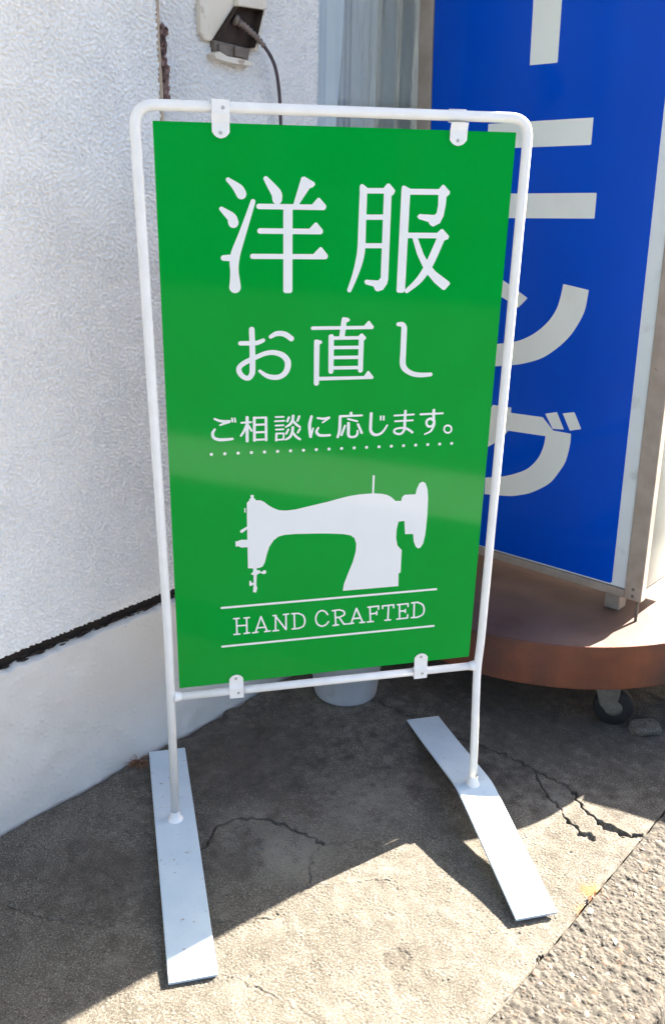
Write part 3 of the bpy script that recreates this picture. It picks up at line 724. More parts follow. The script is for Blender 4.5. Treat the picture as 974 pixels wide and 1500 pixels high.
    'ji': ([[(365.7, 535.5, 2.8), (365.4, 515.2, 2.8), (366.2, 503.1, 2.8), (371.5, 496.3, 2.8), (380, 495, 2.4), (389.2, 500.1, 2.1), (397.1, 511.9, 1.7)]],
        [[(384.1, 529.5, 1.7), (384.4, 523.1, 1.7)], [(389.7, 529.3, 1.7), (390, 522.8, 1.7)]],
        []),
    'ma': ([[(430.7, 537.3, 2.6), (430.6, 515.9, 2.6), (430.7, 503.7, 2.5), (426.3, 495.8, 2.3), (418.8, 494.3, 2.1), (411.4, 498.1, 2.1), (412.3, 503.3, 1.9), (420.1, 505.5, 1.9), (431.5, 505.2, 2.1), (439.3, 501.4, 2.3), (446.3, 496.4, 2.3)]],
        [[(409.9, 529.8, 1.7), (447.2, 530.4, 1.7)], [(411.9, 519, 1.7), (445.9, 519.3, 1.7)]],
        []),
    'su': ([[(485.8, 536.8, 2.8), (486.2, 522.8, 2.7), (488, 513.3, 2.5), (487, 505.8, 2.3), (481.8, 496.6, 1.9), (471, 491.4, 1.5)], [(486.2, 517.1, 2.3), (480.2, 521.1, 2.3), (474, 518, 2.3), (473.1, 511.7, 2.3), (477.3, 506.2, 2.3), (484, 506.9, 2.1), (487.5, 512.4, 2.3)]],
        [[(460.5, 530, 1.9), (503.5, 530.2, 1.9)]],
        []),
    'maru': ([[(523.3, 498.8, 1.7), (522.6, 495.2, 1.7), (520.1, 492.6, 1.7), (516.4, 491.9, 1.7), (512.6, 493, 1.7), (509.7, 495.8, 1.7), (508.5, 499.5, 1.7), (509.2, 503, 1.7), (511.7, 505.6, 1.7), (515.3, 506.4, 1.7), (519.1, 505.2, 1.7), (522, 502.4, 1.7), (523.3, 498.8, 1.7)]],
        [],
        []),
    'machine': ([],
        [[(126.3, 321.8, 3), (138.1, 329.3, 2.2)]],
        [[(136.4, 377.1), (140.3, 381.4), (142.6, 382), (140.4, 384), (143.8, 385.9), (143.3, 392.4), (149.5, 392), (149.1, 385.5), (153.3, 383.2), (150.9, 381.3), (161.6, 380.8), (168.4, 377), (177.1, 369.2), (186.9, 362.9), (196.7, 358.6), (208.5, 357), (226.3, 358), (246.2, 361.6), (276.1, 367.1), (288, 369.1), (309.4, 373.9), (330.9, 378.1), (352.6, 380), (373.8, 380.2), (373.4, 416.4), (377.3, 416.1), (377.1, 379.9), (392.1, 378.3), (403.3, 375.3), (412.4, 369.7), (420.6, 361.6), (432.3, 361), (433, 368.3), (437.9, 373.2), (459.9, 372.6), (461.9, 383.4), (466.8, 394.9), (473, 397.5), (478.6, 394.2), (483.4, 382), (485.7, 363.6), (486.6, 326.5), (485, 286.6), (481.6, 267.8), (476.3, 259.8), (471.7, 259), (466.9, 263), (462.3, 274.1), (460, 290.4), (443.5, 291.5), (440.6, 319.4), (428.9, 318.6), (425.9, 303), (425.7, 284.2), (429.2, 268.5), (433.6, 263.4), (438.5, 258.2), (438.7, 209.9), (434.7, 207.8), (435.7, 180), (322.3, 180.6), (324.1, 195), (331.4, 216), (340.7, 241.5), (345.6, 262.4), (346.2, 278.8), (342.4, 290.8), (334.5, 297.3), (320.1, 301.2), (289.3, 304.8), (271.2, 306.2), (226.7, 308.7), (206.7, 308.5), (194.7, 305.8), (185.8, 299.1), (177.8, 286.9), (172.7, 271.1), (168.7, 254.1), (164.6, 246.9), (158.6, 244.6), (153.6, 244.6), (153.6, 240.2), (159, 239.7), (160.5, 236.3), (163.5, 236), (166.6, 239), (171, 238.2), (171.6, 233.1), (167.5, 230.6), (159.5, 234.2), (156.5, 232.3), (153.5, 230.4), (152.3, 209.5), (154.3, 202.7), (151.8, 193.6), (146.1, 194.6), (146.8, 205.6), (147.3, 211.1), (142.3, 208.3), (139.2, 208.6), (139.4, 219.1), (142.4, 218.9), (143.3, 214.8), (147.3, 214.4), (147.5, 230.3), (142.5, 232.5), (143.6, 235.7), (146.6, 236.5), (146.6, 244.8), (137.1, 245.6), (136.7, 289.2), (125.5, 289.1), (118.7, 292.8), (114.7, 291.4), (114.4, 302.7), (117.9, 302.4), (119.8, 303.3), (125.7, 305), (136.5, 304.1)], [(131.9, 367.8), (134, 367.6), (133.9, 358.6), (131.7, 358.7)]]),
    'H': ([],
        [[(113.5, 141.1, 1.6), (114, 107.3, 1.6)], [(133, 141.1, 1.6), (133.2, 107.2, 1.6)], [(114.3, 125.5, 1.6), (133.5, 125, 1.6)], [(108.4, 141.6, 1.6), (118.7, 141.5, 1.6)], [(128.4, 141, 1.6), (138.3, 141, 1.6)], [(108.3, 107.4, 1.6), (119.3, 107.2, 1.6)], [(127.9, 107.3, 1.6), (138.3, 107.7, 1.6)]],
        []),
    'A': ([],
        [[(160.7, 140.7, 1.6), (149.9, 107.5, 1.6)], [(160.7, 140.7, 1.6), (172.8, 107.6, 1.6)], [(152.4, 116.9, 1.6), (169.8, 116.8, 1.6)], [(144.8, 107, 1.6), (154.6, 107.5, 1.6)], [(168.1, 107, 1.6), (178.4, 107.5, 1.6)]],
        []),
    'N': ([],
        [[(189.3, 140.3, 1.6), (189.3, 107.4, 1.6)], [(188.6, 139.9, 1.6), (209.1, 108.1, 1.6)], [(209.7, 140.2, 1.6), (210.2, 107.2, 1.6)], [(184.6, 140.3, 1.6), (190.2, 140.2, 1.6)], [(205, 140.5, 1.6), (214.6, 140.8, 1.6)], [(184.5, 106.8, 1.6), (194.9, 107, 1.6)]],
        []),
    'D': ([[(233.2, 140.4, 1.6), (243.4, 134.6, 1.6), (247.4, 122.4, 1.6), (244.2, 110.9, 1.6), (234.2, 106.9, 1.6)]],
        [[(226.1, 140.6, 1.6), (227.1, 107.4, 1.6)], [(221.4, 140.6, 1.6), (234.4, 140.3, 1.6)], [(222.3, 106.9, 1.6), (234.7, 106.9, 1.6)]],
        []),
    'C': ([[(292.9, 131.5, 1.6), (288, 138.4, 1.6), (279.5, 141.3, 1.6), (272, 135.6, 1.6), (269.1, 124, 1.6), (272.8, 112.5, 1.7), (281.4, 106.8, 1.7), (289.8, 109.1, 1.7), (294.9, 115.2, 1.7)]],
        [],
        []),
    'R': ([[(316, 139.5, 1.6), (325.1, 135.4, 1.7), (326.7, 127.8, 1.7), (317.6, 122.9, 1.7)]],
        [[(307.6, 139, 1.6), (310.1, 105.6, 1.7)], [(302.3, 138.8, 1.6), (316, 139.5, 1.6)], [(309.2, 123, 1.7), (317.6, 122.9, 1.7)], [(316.4, 122.5, 1.7), (326.6, 106.5, 1.7)], [(326.6, 106.5, 1.7), (331.5, 106.3, 1.7)], [(304.7, 105.7, 1.7), (315.2, 106.2, 1.7)]],
        []),
    'A2': ([],
        [[(351.2, 139, 1.7), (341.3, 106.3, 1.7)], [(351.2, 139, 1.7), (365.1, 106.4, 1.7)], [(344.1, 116.7, 1.7), (360.5, 116.8, 1.7)], [(335.1, 106.1, 1.7), (346.1, 106.6, 1.7)], [(359.6, 106.2, 1.7), (369, 106.3, 1.7)]],
        []),
    'F': ([],
        [[(378.8, 138.9, 1.7), (381.3, 106, 1.7)], [(375.1, 139.2, 1.7), (396.5, 139.7, 1.7)], [(396.5, 139.7, 1.7), (396.8, 132.5, 1.7)], [(380.7, 123.5, 1.7), (393, 124.1, 1.7)], [(393.3, 127.5, 1.7), (393.6, 120.8, 1.7)], [(375.2, 106.1, 1.7), (386.8, 106, 1.7)]],
        []),
    'T': ([],
        [[(404.7, 138.9, 1.7), (428.2, 139.2, 1.7)], [(405.2, 138.8, 1.7), (405.4, 133.5, 1.7)], [(427.9, 139.2, 1.7), (428.3, 132.7, 1.7)], [(417.6, 138.4, 1.7), (417.3, 106.2, 1.7)], [(411.6, 106, 1.7), (422.8, 105.9, 1.7)]],
        []),
    'E': ([],
        [[(440.4, 138.7, 1.7), (442.1, 106.3, 1.7)], [(436.2, 138.6, 1.7), (458.1, 138.8, 1.7)], [(458.1, 138.8, 1.7), (458.5, 132.3, 1.7)], [(441.2, 123.4, 1.7), (453.2, 123.2, 1.7)], [(453.1, 125.9, 1.7), (453.5, 119.4, 1.7)], [(436.6, 106.1, 1.7), (458.7, 106.4, 1.7)], [(458.7, 106.4, 1.7), (458.8, 113.5, 1.7)]],
        []),
    'D2': ([[(477.4, 140.1, 1.7), (488.6, 133.8, 1.7), (493.1, 122.6, 1.7), (490.6, 110.7, 1.7), (479.5, 105.6, 1.7)]],
        [[(471.1, 139.6, 1.7), (472.3, 106.6, 1.7)], [(466.1, 139.6, 1.7), (478.7, 139.9, 1.7)], [(467.3, 106.1, 1.7), (480.7, 105.7, 1.7)]],
        []),
    'rule_top': ([],
        [[(85.8, 167.2, 2.2), (516.1, 165.6, 2.2)]],
        []),
    'rule_bottom': ([],
        [[(85.2, 83.3, 2.2), (516.2, 82, 2.2)]],
        []),
}

# ------------------------------------------------------------------ flat lettering: outlines in millimetres on the panel
def sdf_mesh(curves, lines, polys, stepmm):
    prims = [catmull(c, 8) for c in curves] + [np.array(l, float) for l in lines]
    allp = np.vstack([p[:, :2] for p in prims] + [np.array(p, float) for p in polys])
    pad = 4 + max([p[:, 2].max() for p in prims] + [0])
    x0, y0 = allp.min(0) - pad; x1, y1 = allp.max(0) + pad
    xs = np.arange(x0, x1, stepmm); ys = np.arange(y0, y1, stepmm)
    Xg, Yg = np.meshgrid(xs, ys, indexing='ij')
    D = np.full(Xg.shape, 99.0)
    for p in prims:
        for (ax, ay, ar), (bx_, by_, br) in zip(p[:-1], p[1:]):
            dx, dy = bx_ - ax, by_ - ay; l2 = dx * dx + dy * dy + 1e-12
            t = np.clip(((Xg - ax) * dx + (Yg - ay) * dy) / l2, 0, 1)
            D = np.minimum(D, np.hypot(Xg - ax - t * dx, Yg - ay - t * dy) - (ar + (br - ar) * t))
    for poly in polys:
        P = np.array(poly, float); d = np.full(Xg.shape, 99.0); ins = np.zeros(Xg.shape, bool)
        for i in range(len(P)):
            (ax, ay), (bx_, by_) = P[i], P[(i + 1) % len(P)]
            dx, dy = bx_ - ax, by_ - ay; l2 = dx * dx + dy * dy + 1e-12
            t = np.clip(((Xg - ax) * dx + (Yg - ay) * dy) / l2, 0, 1)
            d = np.minimum(d, np.hypot(Xg - ax - t * dx, Yg - ay - t * dy))
            c = (ay > Yg) != (by_ > Yg)
            with np.errstate(divide='ignore', invalid='ignore'):
                ins ^= c & (Xg < (bx_ - ax) * (Yg - ay) / (by_ - ay if by_ != ay else 1e-12) + ax)
        D = np.minimum(D, np.where(ins, -d, d))
    V, F, key = [], [], {}
    def vid(k, x, y):
        if k not in key: key[k] = len(V); V.append((x, y))
        return key[k]
    I = D < 0
    full = I[:-1, :-1] & I[1:, :-1] & I[1:, 1:] & I[:-1, 1:]
    anyc = I[:-1, :-1] | I[1:, :-1] | I[1:, 1:] | I[:-1, 1:]
    for j in range(full.shape[1]):
        col = full[:, j]; i = 0; n = len(col)
        idx = np.flatnonzero(np.diff(np.concatenate([[0], col.astype(int), [0]])))
        for s, e in zip(idx[::2], idx[1::2]):
            F.append((vid(('n', s, j), xs[s], ys[j]), vid(('n', e, j), xs[e], ys[j]), vid(('n', e, j + 1), xs[e], ys[j + 1]), vid(('n', s, j + 1), xs[s], ys[j + 1])))
    for i, j in np.argwhere(anyc & ~full):
        cs = [(i, j), (i + 1, j), (i + 1, j + 1), (i, j + 1)]; poly = []
        for a in range(4):
            p, q = cs[a], cs[(a + 1) % 4]
            if I[p]: poly.append(vid(('n',) + tuple(map(int, p)), xs[p[0]], ys[p[1]]))
            if I[p] != I[q]:
                t = D[p] / (D[p] - D[q]); lo, hi = sorted([tuple(map(int, p)), tuple(map(int, q))])
                poly.append(vid(('e', lo, hi), xs[p[0]] + t * (xs[q[0]] - xs[p[0]]), ys[p[1]] + t * (ys[q[1]] - ys[p[1]])))
        if len(set(poly)) >= 3: F.append(tuple(poly))
    return V, F

# ------------------------------------------------------------------ green sign on its stand
ZB = 0.333                                  # bottom edge of the green panel
stand = empty('sign_stand', (0.3, 0.0, 0.0))
tag(stand, 'green alterations sign with white lettering and sewing machine in a white tube stand', 'sign')
fp = round_path([(-0.0205, 0.006, 0.012), (-0.0160, 0.006, 0.44), (-0.0272, 0.006, 1.368), (0.6235, 0.006, 1.368), (0.6262, 0.006, 0.36), (0.6225, 0.004, 0.30), (0.6055, -0.066, 0.053)], [0.05, 0.034, 0.034, 0.04, 0.05], 8)
vs, fs = tube(fp, 0.0084, 20); mesh_obj('tube_frame', vs, fs, M_white, stand, True)
vs, fs = tube([(-0.013, 0.006, 0.3115), (0.621, 0.005, 0.3065)], 0.0080, 20); mesh_obj('crossbar', vs, fs, M_white, stand, True)
for (x, y, z, sx) in ((-0.0165, 0.006, 0.3115, 1), (0.6232, 0.005, 0.3065, -1)):      # weld fillets
    vs, fs = tube([(x + sx * 0.006, y, z), (x + sx * 0.010, y, z), (x + sx * 0.014, y, z), (x + sx * 0.020, y, z)], [0.0112, 0.0108, 0.0095, 0.0086], 18)
    mesh_obj('weld', vs, fs, M_white, stand, True)
def foot(xc, prof, half=0.0415, th=0.005):
    """flat bar foot; prof = (y, z) of the underside from back to front"""
    P = catmull([(y, z) for y, z in prof], 6)
    vs, fs = [], []
    e = 0.0012
    for y, z in P:
        for dx, dz in ((-half, e), (-half, th - e), (-half + e, th), (half - e, th), (half, th - e), (half, e), (half - e, 0), (-half + e, 0)):
            vs.append((xc + dx, y, z + dz))
    n = 8
    for i in range(len(P) - 1):
        for k in range(n):
            k2 = (k + 1) % n
            fs.append((i * n + k, (i + 1) * n + k, (i + 1) * n + k2, i * n + k2))
    fs.append(tuple(range(n))); fs.append(tuple(reversed([(len(P) - 1) * n + k for k in range(n)])))
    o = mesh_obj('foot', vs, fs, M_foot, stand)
    return o
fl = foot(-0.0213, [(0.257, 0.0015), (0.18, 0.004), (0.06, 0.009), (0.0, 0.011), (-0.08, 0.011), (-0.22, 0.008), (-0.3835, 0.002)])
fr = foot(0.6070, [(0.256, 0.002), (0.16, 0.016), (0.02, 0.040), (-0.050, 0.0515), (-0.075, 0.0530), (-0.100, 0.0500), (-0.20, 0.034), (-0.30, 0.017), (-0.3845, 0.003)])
for c, (bx0, by0, bz0) in ((fl, (-0.0205, 0.006, 0.0162)), (fr, (0.6055, -0.066, 0.0575))):
    vs, fs = lathe([(0.0165, -0.0008), (0.0145, 0.0006), (0.0122, 0.0030), (0.0106, 0.008), (0.0094, 0.016), (0.0088, 0.022)], 20, (bx0, by0, bz0))
    mesh_obj('weld', vs, fs, M_white, c, True)
# composite panel
pan = bm_obj('panel', box_bm((0.300, 0.0019, ZB + 0.5062), (0.600, 0.0028, 1.0124), 0.0004), M_green, stand)
mesh_obj('panel_back', [(0.001, 0.00345, ZB + 0.001), (0.599, 0.00345, ZB + 0.001), (0.599, 0.00345, ZB + 1.011), (0.001, 0.00345, ZB + 1.011)], [(0, 1, 2, 3)], M_panel_edge, stand)
FILM_Y = 0.00035
KIND = {'machine': 'sewing_machine_print', 'rule_top': 'rule', 'rule_bottom': 'rule'}
for gname, (cu, li, po) in GLYPHS.items():
    small = gname not in ('you', 'fuku', 'o', 'nao', 'shi', 'machine')
    V, F = sdf_mesh(cu, li, po, 0.45 if small else 0.8)
    nm = KIND.get(gname, 'letter' if gname[0].isupper() else 'character')
    mesh_obj(nm, [(x / 1000, FILM_Y, ZB + y / 1000) for x, y in V], F, M_letter, pan)
for i in range(20):
    t = i / 19
    cx, cz = (74.7 + (525.6 - 74.7) * t) / 1000, ZB + (473.6 + (470.6 - 473.6) * t) / 1000
    mesh_obj('dot', [(cx + 0.0029 * math.cos(a * math.pi / 8), FILM_Y, cz + 0.0029 * math.sin(a * math.pi / 8)) for a in range(16)], [tuple(range(16))], M_letter, pan)
# clips
def clip(x, ztube, zend, half, over=True):
    """bent strap: wraps the tube, its tongue lies on the panel; zend = tip of the tongue"""
    sg = 1 if zend > ztube else -1
    vs, fs = [], []
    def dep(z):      # sits on the tube, then dips back to the panel face
        t = (z - ztube) * sg
        return -0.0042 if t < 0.010 else (-0.0042 + 0.0034 * min(1, (t - 0.010) / 0.012))
    rows = [-0.0105, -0.004, 0.004, 0.010, 0.014, 0.018, 0.022]
    length = (zend - ztube) * sg
    rows += [length - 0.009, length - 0.005, length - 0.002, length]
    rows = sorted(set(r for r in rows if (0.0095 if not over else -1) < r <= length))
    for r in rows:
        hw = half if r <= length - 0.009 else half * (0.12 + 0.88 * math.sqrt(max(0, (length - r) / 0.009)) ** 1.0)
        z = ztube + sg * r; d = dep(z)
        vs += [(x - hw, d, z), (x + hw, d, z), (x + hw, d - 0.0016, z), (x - hw, d - 0.0016, z)]
    for i in range(len(rows) - 1):
        for k in range(4):
            k2 = (k + 1) % 4
            q = (i * 4 + k, i * 4 + k2, (i + 1) * 4 + k2, (i + 1) * 4 + k)
            fs.append(q if sg < 0 else q[::-1])
    fs.append((0, 1, 2, 3)); fs.append(tuple((len(rows) - 1) * 4 + k for k in range(4)))
    c = mesh_obj('clip', vs, fs, M_clip, stand)
    bpy_bm = bmesh.new(); bpy_bm.from_mesh(c.data); bmesh.ops.recalc_face_normals(bpy_bm, faces=bpy_bm.faces); bpy_bm.to_mesh(c.data); bpy_bm.free()
    # wrap over the tube
    wv, wf = [], []
    for a in (np.linspace(-0.55 * math.pi, 0.55 * math.pi, 12) if over else np.linspace(0.62 * math.pi, 1.52 * math.pi, 12)):
        for xx in (x - half, x + half):
            wv.append((xx, 0.006 - 0.0104 * math.cos(a), ztube + 0.0104 * math.sin(a)))
    for i in range(11): wf.append((2 * i, 2 * i + 1, 2 * i + 3, 2 * i + 2))
    s = mesh_obj('strap', wv, wf, M_clip, c, True)
    so = s.modifiers.new('thickness', 'SOLIDIFY'); so.thickness = 0.0012; so.offset = 0
    for zz_, xx in (((ztube + sg * 0.001, x + half * 0.25), (zend - sg * 0.008, x - half * 0.05))[0 if over else 1:]):
        d = dep(zz_) - 0.0016
        prof = [(0.0, -0.0011), (0.0018, -0.0010), (0.0028, -0.0004), (0.0031, 0.0002)]
        B = Matrix(((1, 0, 0), (0, 0, 1), (0, 1, 0)))
        vs, fs = lathe(prof, 12, (xx, d, zz_), B); sc = mesh_obj('screw', vs, fs, M_screw, c, True)
    return c
clip(0.1035, 1.368, ZB + 0.9902, 0.0138)
clip(0.4965, 1.368, ZB + 0.9890, 0.0150, False)
clip(0.1105, 0.3108, ZB + 0.0180, 0.0138)
clip(0.4930, 0.3075, ZB + 0.0212, 0.0140)

# ------------------------------------------------------------------ blue light-box sign on a wheeled disc
BK = 1.0
BP = np.array([1.1265, 0.1963, 0.305]); BA = np.array([0.55469, -0.83077, 0.04623]); BB = np.array([-0.01406, 0.04620, 0.99883]); BN = np.array([-0.83194, -0.55469, 0.01395])
def bp(a, b, n):
    return tuple(BP + BA * a + BB * b + BN * n)
BM = Matrix(((BA[0], BN[0], BB[0]), (BA[1], BN[1], BB[1]), (BA[2], BN[2], BB[2])))
lb = empty('light_box_sign', (1.08, 0.62, 0.0))
tag(lb, 'tall blue light-box sign with white katakana on a rusty round wheeled base', 'sign')
def bbox(name, a0, a1, b0, b1, n0, n1, mat, parent, bevel=0.0):
    return bm_obj(name, box_bm(bp((a0 + a1) / 2, (b0 + b1) / 2, (n0 + n1) / 2), (a1 - a0, n1 - n0, b1 - b0), bevel, BM), mat, parent)
AW, TH, BH = 0.7265, 0.29, 2.36
cab = empty('cabinet', (0, 0, 0)); cab.parent = lb
pw = 0.044
for a0, a1 in ((-AW, -AW + 0.041), (-pw, 0.0)):
    for n0, n1 in ((-0.026, 0.0), (-TH, -TH + 0.026)):
        bbox('post', a0, a1, 0.0, BH, n0, n1, M_alu, cab, 0.0025)
for b0, b1 in ((0.001, 0.021), (BH - 0.022, BH - 0.001)):
    for n0, n1 in ((-0.025, -0.001), (-TH + 0.001, -TH + 0.025)):
        bbox('rail', -AW + 0.0412, -pw - 0.0002, b0, b1, n0, n1, M_alu, cab, 0.0015)
    for a0, a1 in ((-AW + 0.001, -AW + 0.025), (-0.025, -0.001)):
        bbox('rail', a0, a1, b0, b1, -TH + 0.0262, -0.0262, M_alu, cab, 0.0015)
bbox('bottom_tray', -AW + 0.03, -0.03, 0.004, 0.010, -TH + 0.028, -0.028, M_alu, cab)
bbox('lid', -AW + 0.03, -0.03, BH - 0.012, BH - 0.006, -TH + 0.028, -0.028, M_alu, cab)
# moulded acrylic faces; the blue film leaves a rounded milky border
for nf, sgn in ((-0.006, 1), (-TH + 0.006, -1)):
    face = bm_obj('face', box_bm(bp((-AW + 0.0415 - pw - 0.0005) / 2, (0.0215 + BH - 0.0225) / 2, nf - sgn * 0.004), (AW - 0.0415 - pw - 0.001, 0.008, BH - 0.0445), 0.0035, BM, 4), M_acrylic, lb, True)
    fa0, fa1, fb0, fb1 = -AW + 0.0425, -0.0805, 0.0270, BH - 0.027
    rr = 0.006
    film = []
    for cx, cy, q in ((fa1 - rr, fb0 + rr, -90), (fa1 - rr, fb1 - rr, 0), (fa0 + rr, fb1 - rr, 90), (fa0 + rr, fb0 + rr, 180)):
        film += [(cx + rr * math.cos(R(q + t)), cy + rr * math.sin(R(q + t))) for t in (0, 30, 60, 90)]
    fl_ = mesh_obj('blue_film', [bp(a, b, nf + sgn * 0.0004) for a, b in film], [tuple(range(len(film))) if sgn > 0 else tuple(reversed(range(len(film))))], M_blue, face)
    if sgn > 0:
        front = face
KANA = [
    [(-412, 1529), (-339, 1529), (-338, 1220), (-409, 1221)],
    [(-513, 1103), (-239, 1102), (-239, 1046), (-513, 1047)],
    [(-532, 945), (-215, 945), (-215, 890), (-532, 888)],
    [(-495, 768), (-373, 703), (-398, 678), (-528, 738)],
    [(-280, 742), (-213, 732), (-218, 688), (-230, 657), (-250, 624), (-278, 594), (-316, 565), (-355, 548), (-402, 535), (-494, 519), (-498, 576), (-449, 584), (-399, 595), (-369, 607), (-339, 626), (-310, 654), (-292, 684), (-284, 714)],
    [(-455, 425), (-399, 426), (-399, 412), (-307, 415), (-275, 386), (-226, 386), (-226, 358), (-234, 314), (-250, 282), (-270, 252), (-296, 230), (-328, 210), (-357, 198), (-391, 188), (-465, 177), (-465, 224), (-412, 238), (-371, 255), (-338, 275), (-312, 306), (-299, 339), (-295, 368), (-404, 364), (-417, 346), (-436, 329), (-462, 310), (-500, 286), (-524, 323), (-479, 366)],
    [(-301, 425), (-269, 434), (-246, 393), (-277, 390)],
    [(-253, 433), (-222, 441), (-200, 402), (-230, 393)],
    [(-500, 1905), (-440, 1905), (-440, 1690), (-500, 1690)], [(-320, 1920), (-258, 1920), (-258, 1780), (-275, 1720), (-310, 1670), (-360, 1635), (-390, 1680), (-350, 1710), (-328, 1750), (-320, 1800)],
    [(-455, 2230), (-399, 2230), (-405, 2200), (-230, 2200), (-240, 2120), (-290, 2030), (-380, 1985), (-460, 1975), (-465, 2022), (-371, 2050), (-312, 2105), (-298, 2150), (-430, 2150), (-500, 2085), (-524, 2120), (-479, 2165)],
]
def smooth_runs(poly):
    # round the gentle bends of an outline, keep its sharp corners
    P = [np.array(p, float) for p in poly]; n = len(P)
    def turn(i):
        a = P[i] - P[i - 1]; b = P[(i + 1) % n] - P[i]
        return abs(math.degrees(math.atan2(a[0] * b[1] - a[1] * b[0], a @ b)))
    cor = [i for i in range(n) if turn(i) > 42]
    out = []
    for k, i in enumerate(cor):
        j = cor[(k + 1) % len(cor)]
        run = [P[(i + m) % n] for m in range(((j - i) % n) + 1)]
        out += [tuple(q) for q in (catmull(run, 6)[:-1] if len(run) > 2 else run[:1])]
    return out
for poly in KANA:
    poly = smooth_runs(poly)
    V, F = sdf_mesh([], [], [poly], 2.0)
    mesh_obj('katakana_stroke', [bp(x / 1000 * BK, y / 1000 * BK, -0.0051) for x, y in V], F, M_boxletter, front)
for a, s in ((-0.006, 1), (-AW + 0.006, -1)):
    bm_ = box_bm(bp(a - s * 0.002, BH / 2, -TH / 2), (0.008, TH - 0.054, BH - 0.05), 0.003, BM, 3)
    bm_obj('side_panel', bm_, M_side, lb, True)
# bolts and scratches on the corner post
for b in (0.012, 0.030, 0.9, 1.7, 2.33):
    vs, fs = lathe([(0.0, 0.0015), (0.003, 0.0012), (0.0042, 0.0)], 10, bp(-0.022, b, 0.0003), Matrix(((BA[0], BB[0], BN[0]), (BA[1], BB[1], BN[1]), (BA[2], BB[2], BN[2]))))
    mesh_obj('rivet', vs, fs, M_castersteel, cab, True)
# disc base
DC = (-0.355, -0.214); DR = 0.525; DT, DB = -0.053, -0.165
DM = Matrix(((BA[0], BN[0], BB[0]), (BA[1], BN[1], BB[1]), (BA[2], BN[2], BB[2])))
cpos = Vector(bp(DC[0], 0, DC[1]))
base = empty('base_disc', (0, 0, 0)); base.parent = lb
vs, fs = lathe([(0.0, DT - 0.004), (DR - 0.004, DT - 0.004), (DR - 0.0005, DT - 0.006)], 128, cpos, DM); mesh_obj('disc_top', vs, fs, M_rusttop, base)
vs, fs = lathe([(DR - 0.003, DT - 0.0045), (DR - 0.003, DT), (DR, DT), (DR + 0.001, DT - 0.002), (DR + 0.001, DB + 0.002), (DR, DB), (DR - 0.004, DB), (DR - 0.004, DB + 0.012)], 128, cpos, DM); mesh_obj('rim', vs, fs, M_rust, base, False)
vs, fs = lathe([(DR - 0.004, DB + 0.012), (0.0, DB + 0.012)], 96, cpos, DM); mesh_obj('underside', vs, fs, M_rust, base)
for a_, n_ in ((-0.09, -0.06), (-0.09, -0.24), (-0.62, -0.06), (-0.62, -0.24)):
    bbox('support_block', a_ - 0.02, a_ + 0.02, DT - 0.0035, 0.0035, n_ - 0.02, n_ + 0.02, M_alu, lb, 0.002)
vs, fs = tube([bp(-0.012, DT - 0.006, -0.012), bp(-0.012, 0.003, -0.012)], 0.004, 10); mesh_obj('support_bolt', vs, fs, M_castersteel, lb)
# casters
def caster(a, n, yaw):
    c = empty('caster', (0, 0, 0)); c.parent = lb
    top = Vector(bp(a, DB + 0.010, n))
    r = 0.049
    ax = Vector((math.cos(yaw), math.sin(yaw), 0)); tr = Vector((-ax.y, ax.x, 0))
    hub = Vector((top.x, top.y, r)) + tr * 0.024
    MB_ = Matrix(((ax.x, tr.x, 0), (ax.y, tr.y, 0), (0, 0, 1)))
    AXB = Matrix(((tr.x, 0, ax.x), (tr.y, 0, ax.y), (0, 1, 0)))
    vs, fs = lathe([(r * 0.45, -0.014), (r * 0.90, -0.014), (r * 0.97, -0.011), (r, -0.004), (r, 0.004), (r * 0.97, 0.011), (r * 0.90, 0.014), (r * 0.45, 0.014)], 32, hub, AXB)
    w = mesh_obj('wheel', vs, fs, M_rubber, c, True)
    vs, fs = lathe([(0.0, -0.016), (r * 0.2, -0.016), (r * 0.46, -0.012), (r * 0.46, 0.012), (r * 0.2, 0.016), (0.0, 0.016)], 20, hub, AXB); mesh_obj('hub', vs, fs, M_castersteel, w)
    fv, ff = [], []
    for s in (-1, 1):
        poly = [(-0.036, top.z - 0.001), (0.034, top.z - 0.001), (0.036, top.z - 0.010), (0.030, hub.z + 0.004), (0.022, hub.z - 0.010), (0.008, hub.z - 0.008), (-0.010, hub.z + 0.012), (-0.034, top.z - 0.012)]
        v, f = prism(poly, lambda x, z, d: Vector((top.x, top.y, 0)) + tr * x + ax * d + Vector((0, 0, z)), s * 0.020, s * 0.0235)
        b = len(fv); fv += v; ff += [tuple(i + b for i in q) for q in f]
    mesh_obj('fork', fv, ff, M_castersteel, c)
    bm_obj('mounting_plate', box_bm(top + Vector((0, 0, -0.001)), (0.06, 0.08, 0.005), 0.001, MB_), M_castersteel, c)
    vs, fs = tube([hub - ax * 0.027, hub + ax * 0.027], 0.0055, 8); mesh_obj('axle', vs, fs, M_castersteel, c)
for ang, yaw in ((42, 240), (132, 200), (222, 240), (312, 150)):
    caster(DC[0] + 0.445 * math.cos(R(ang)), DC[1] + 0.445 * math.sin(R(ang)), R(yaw))

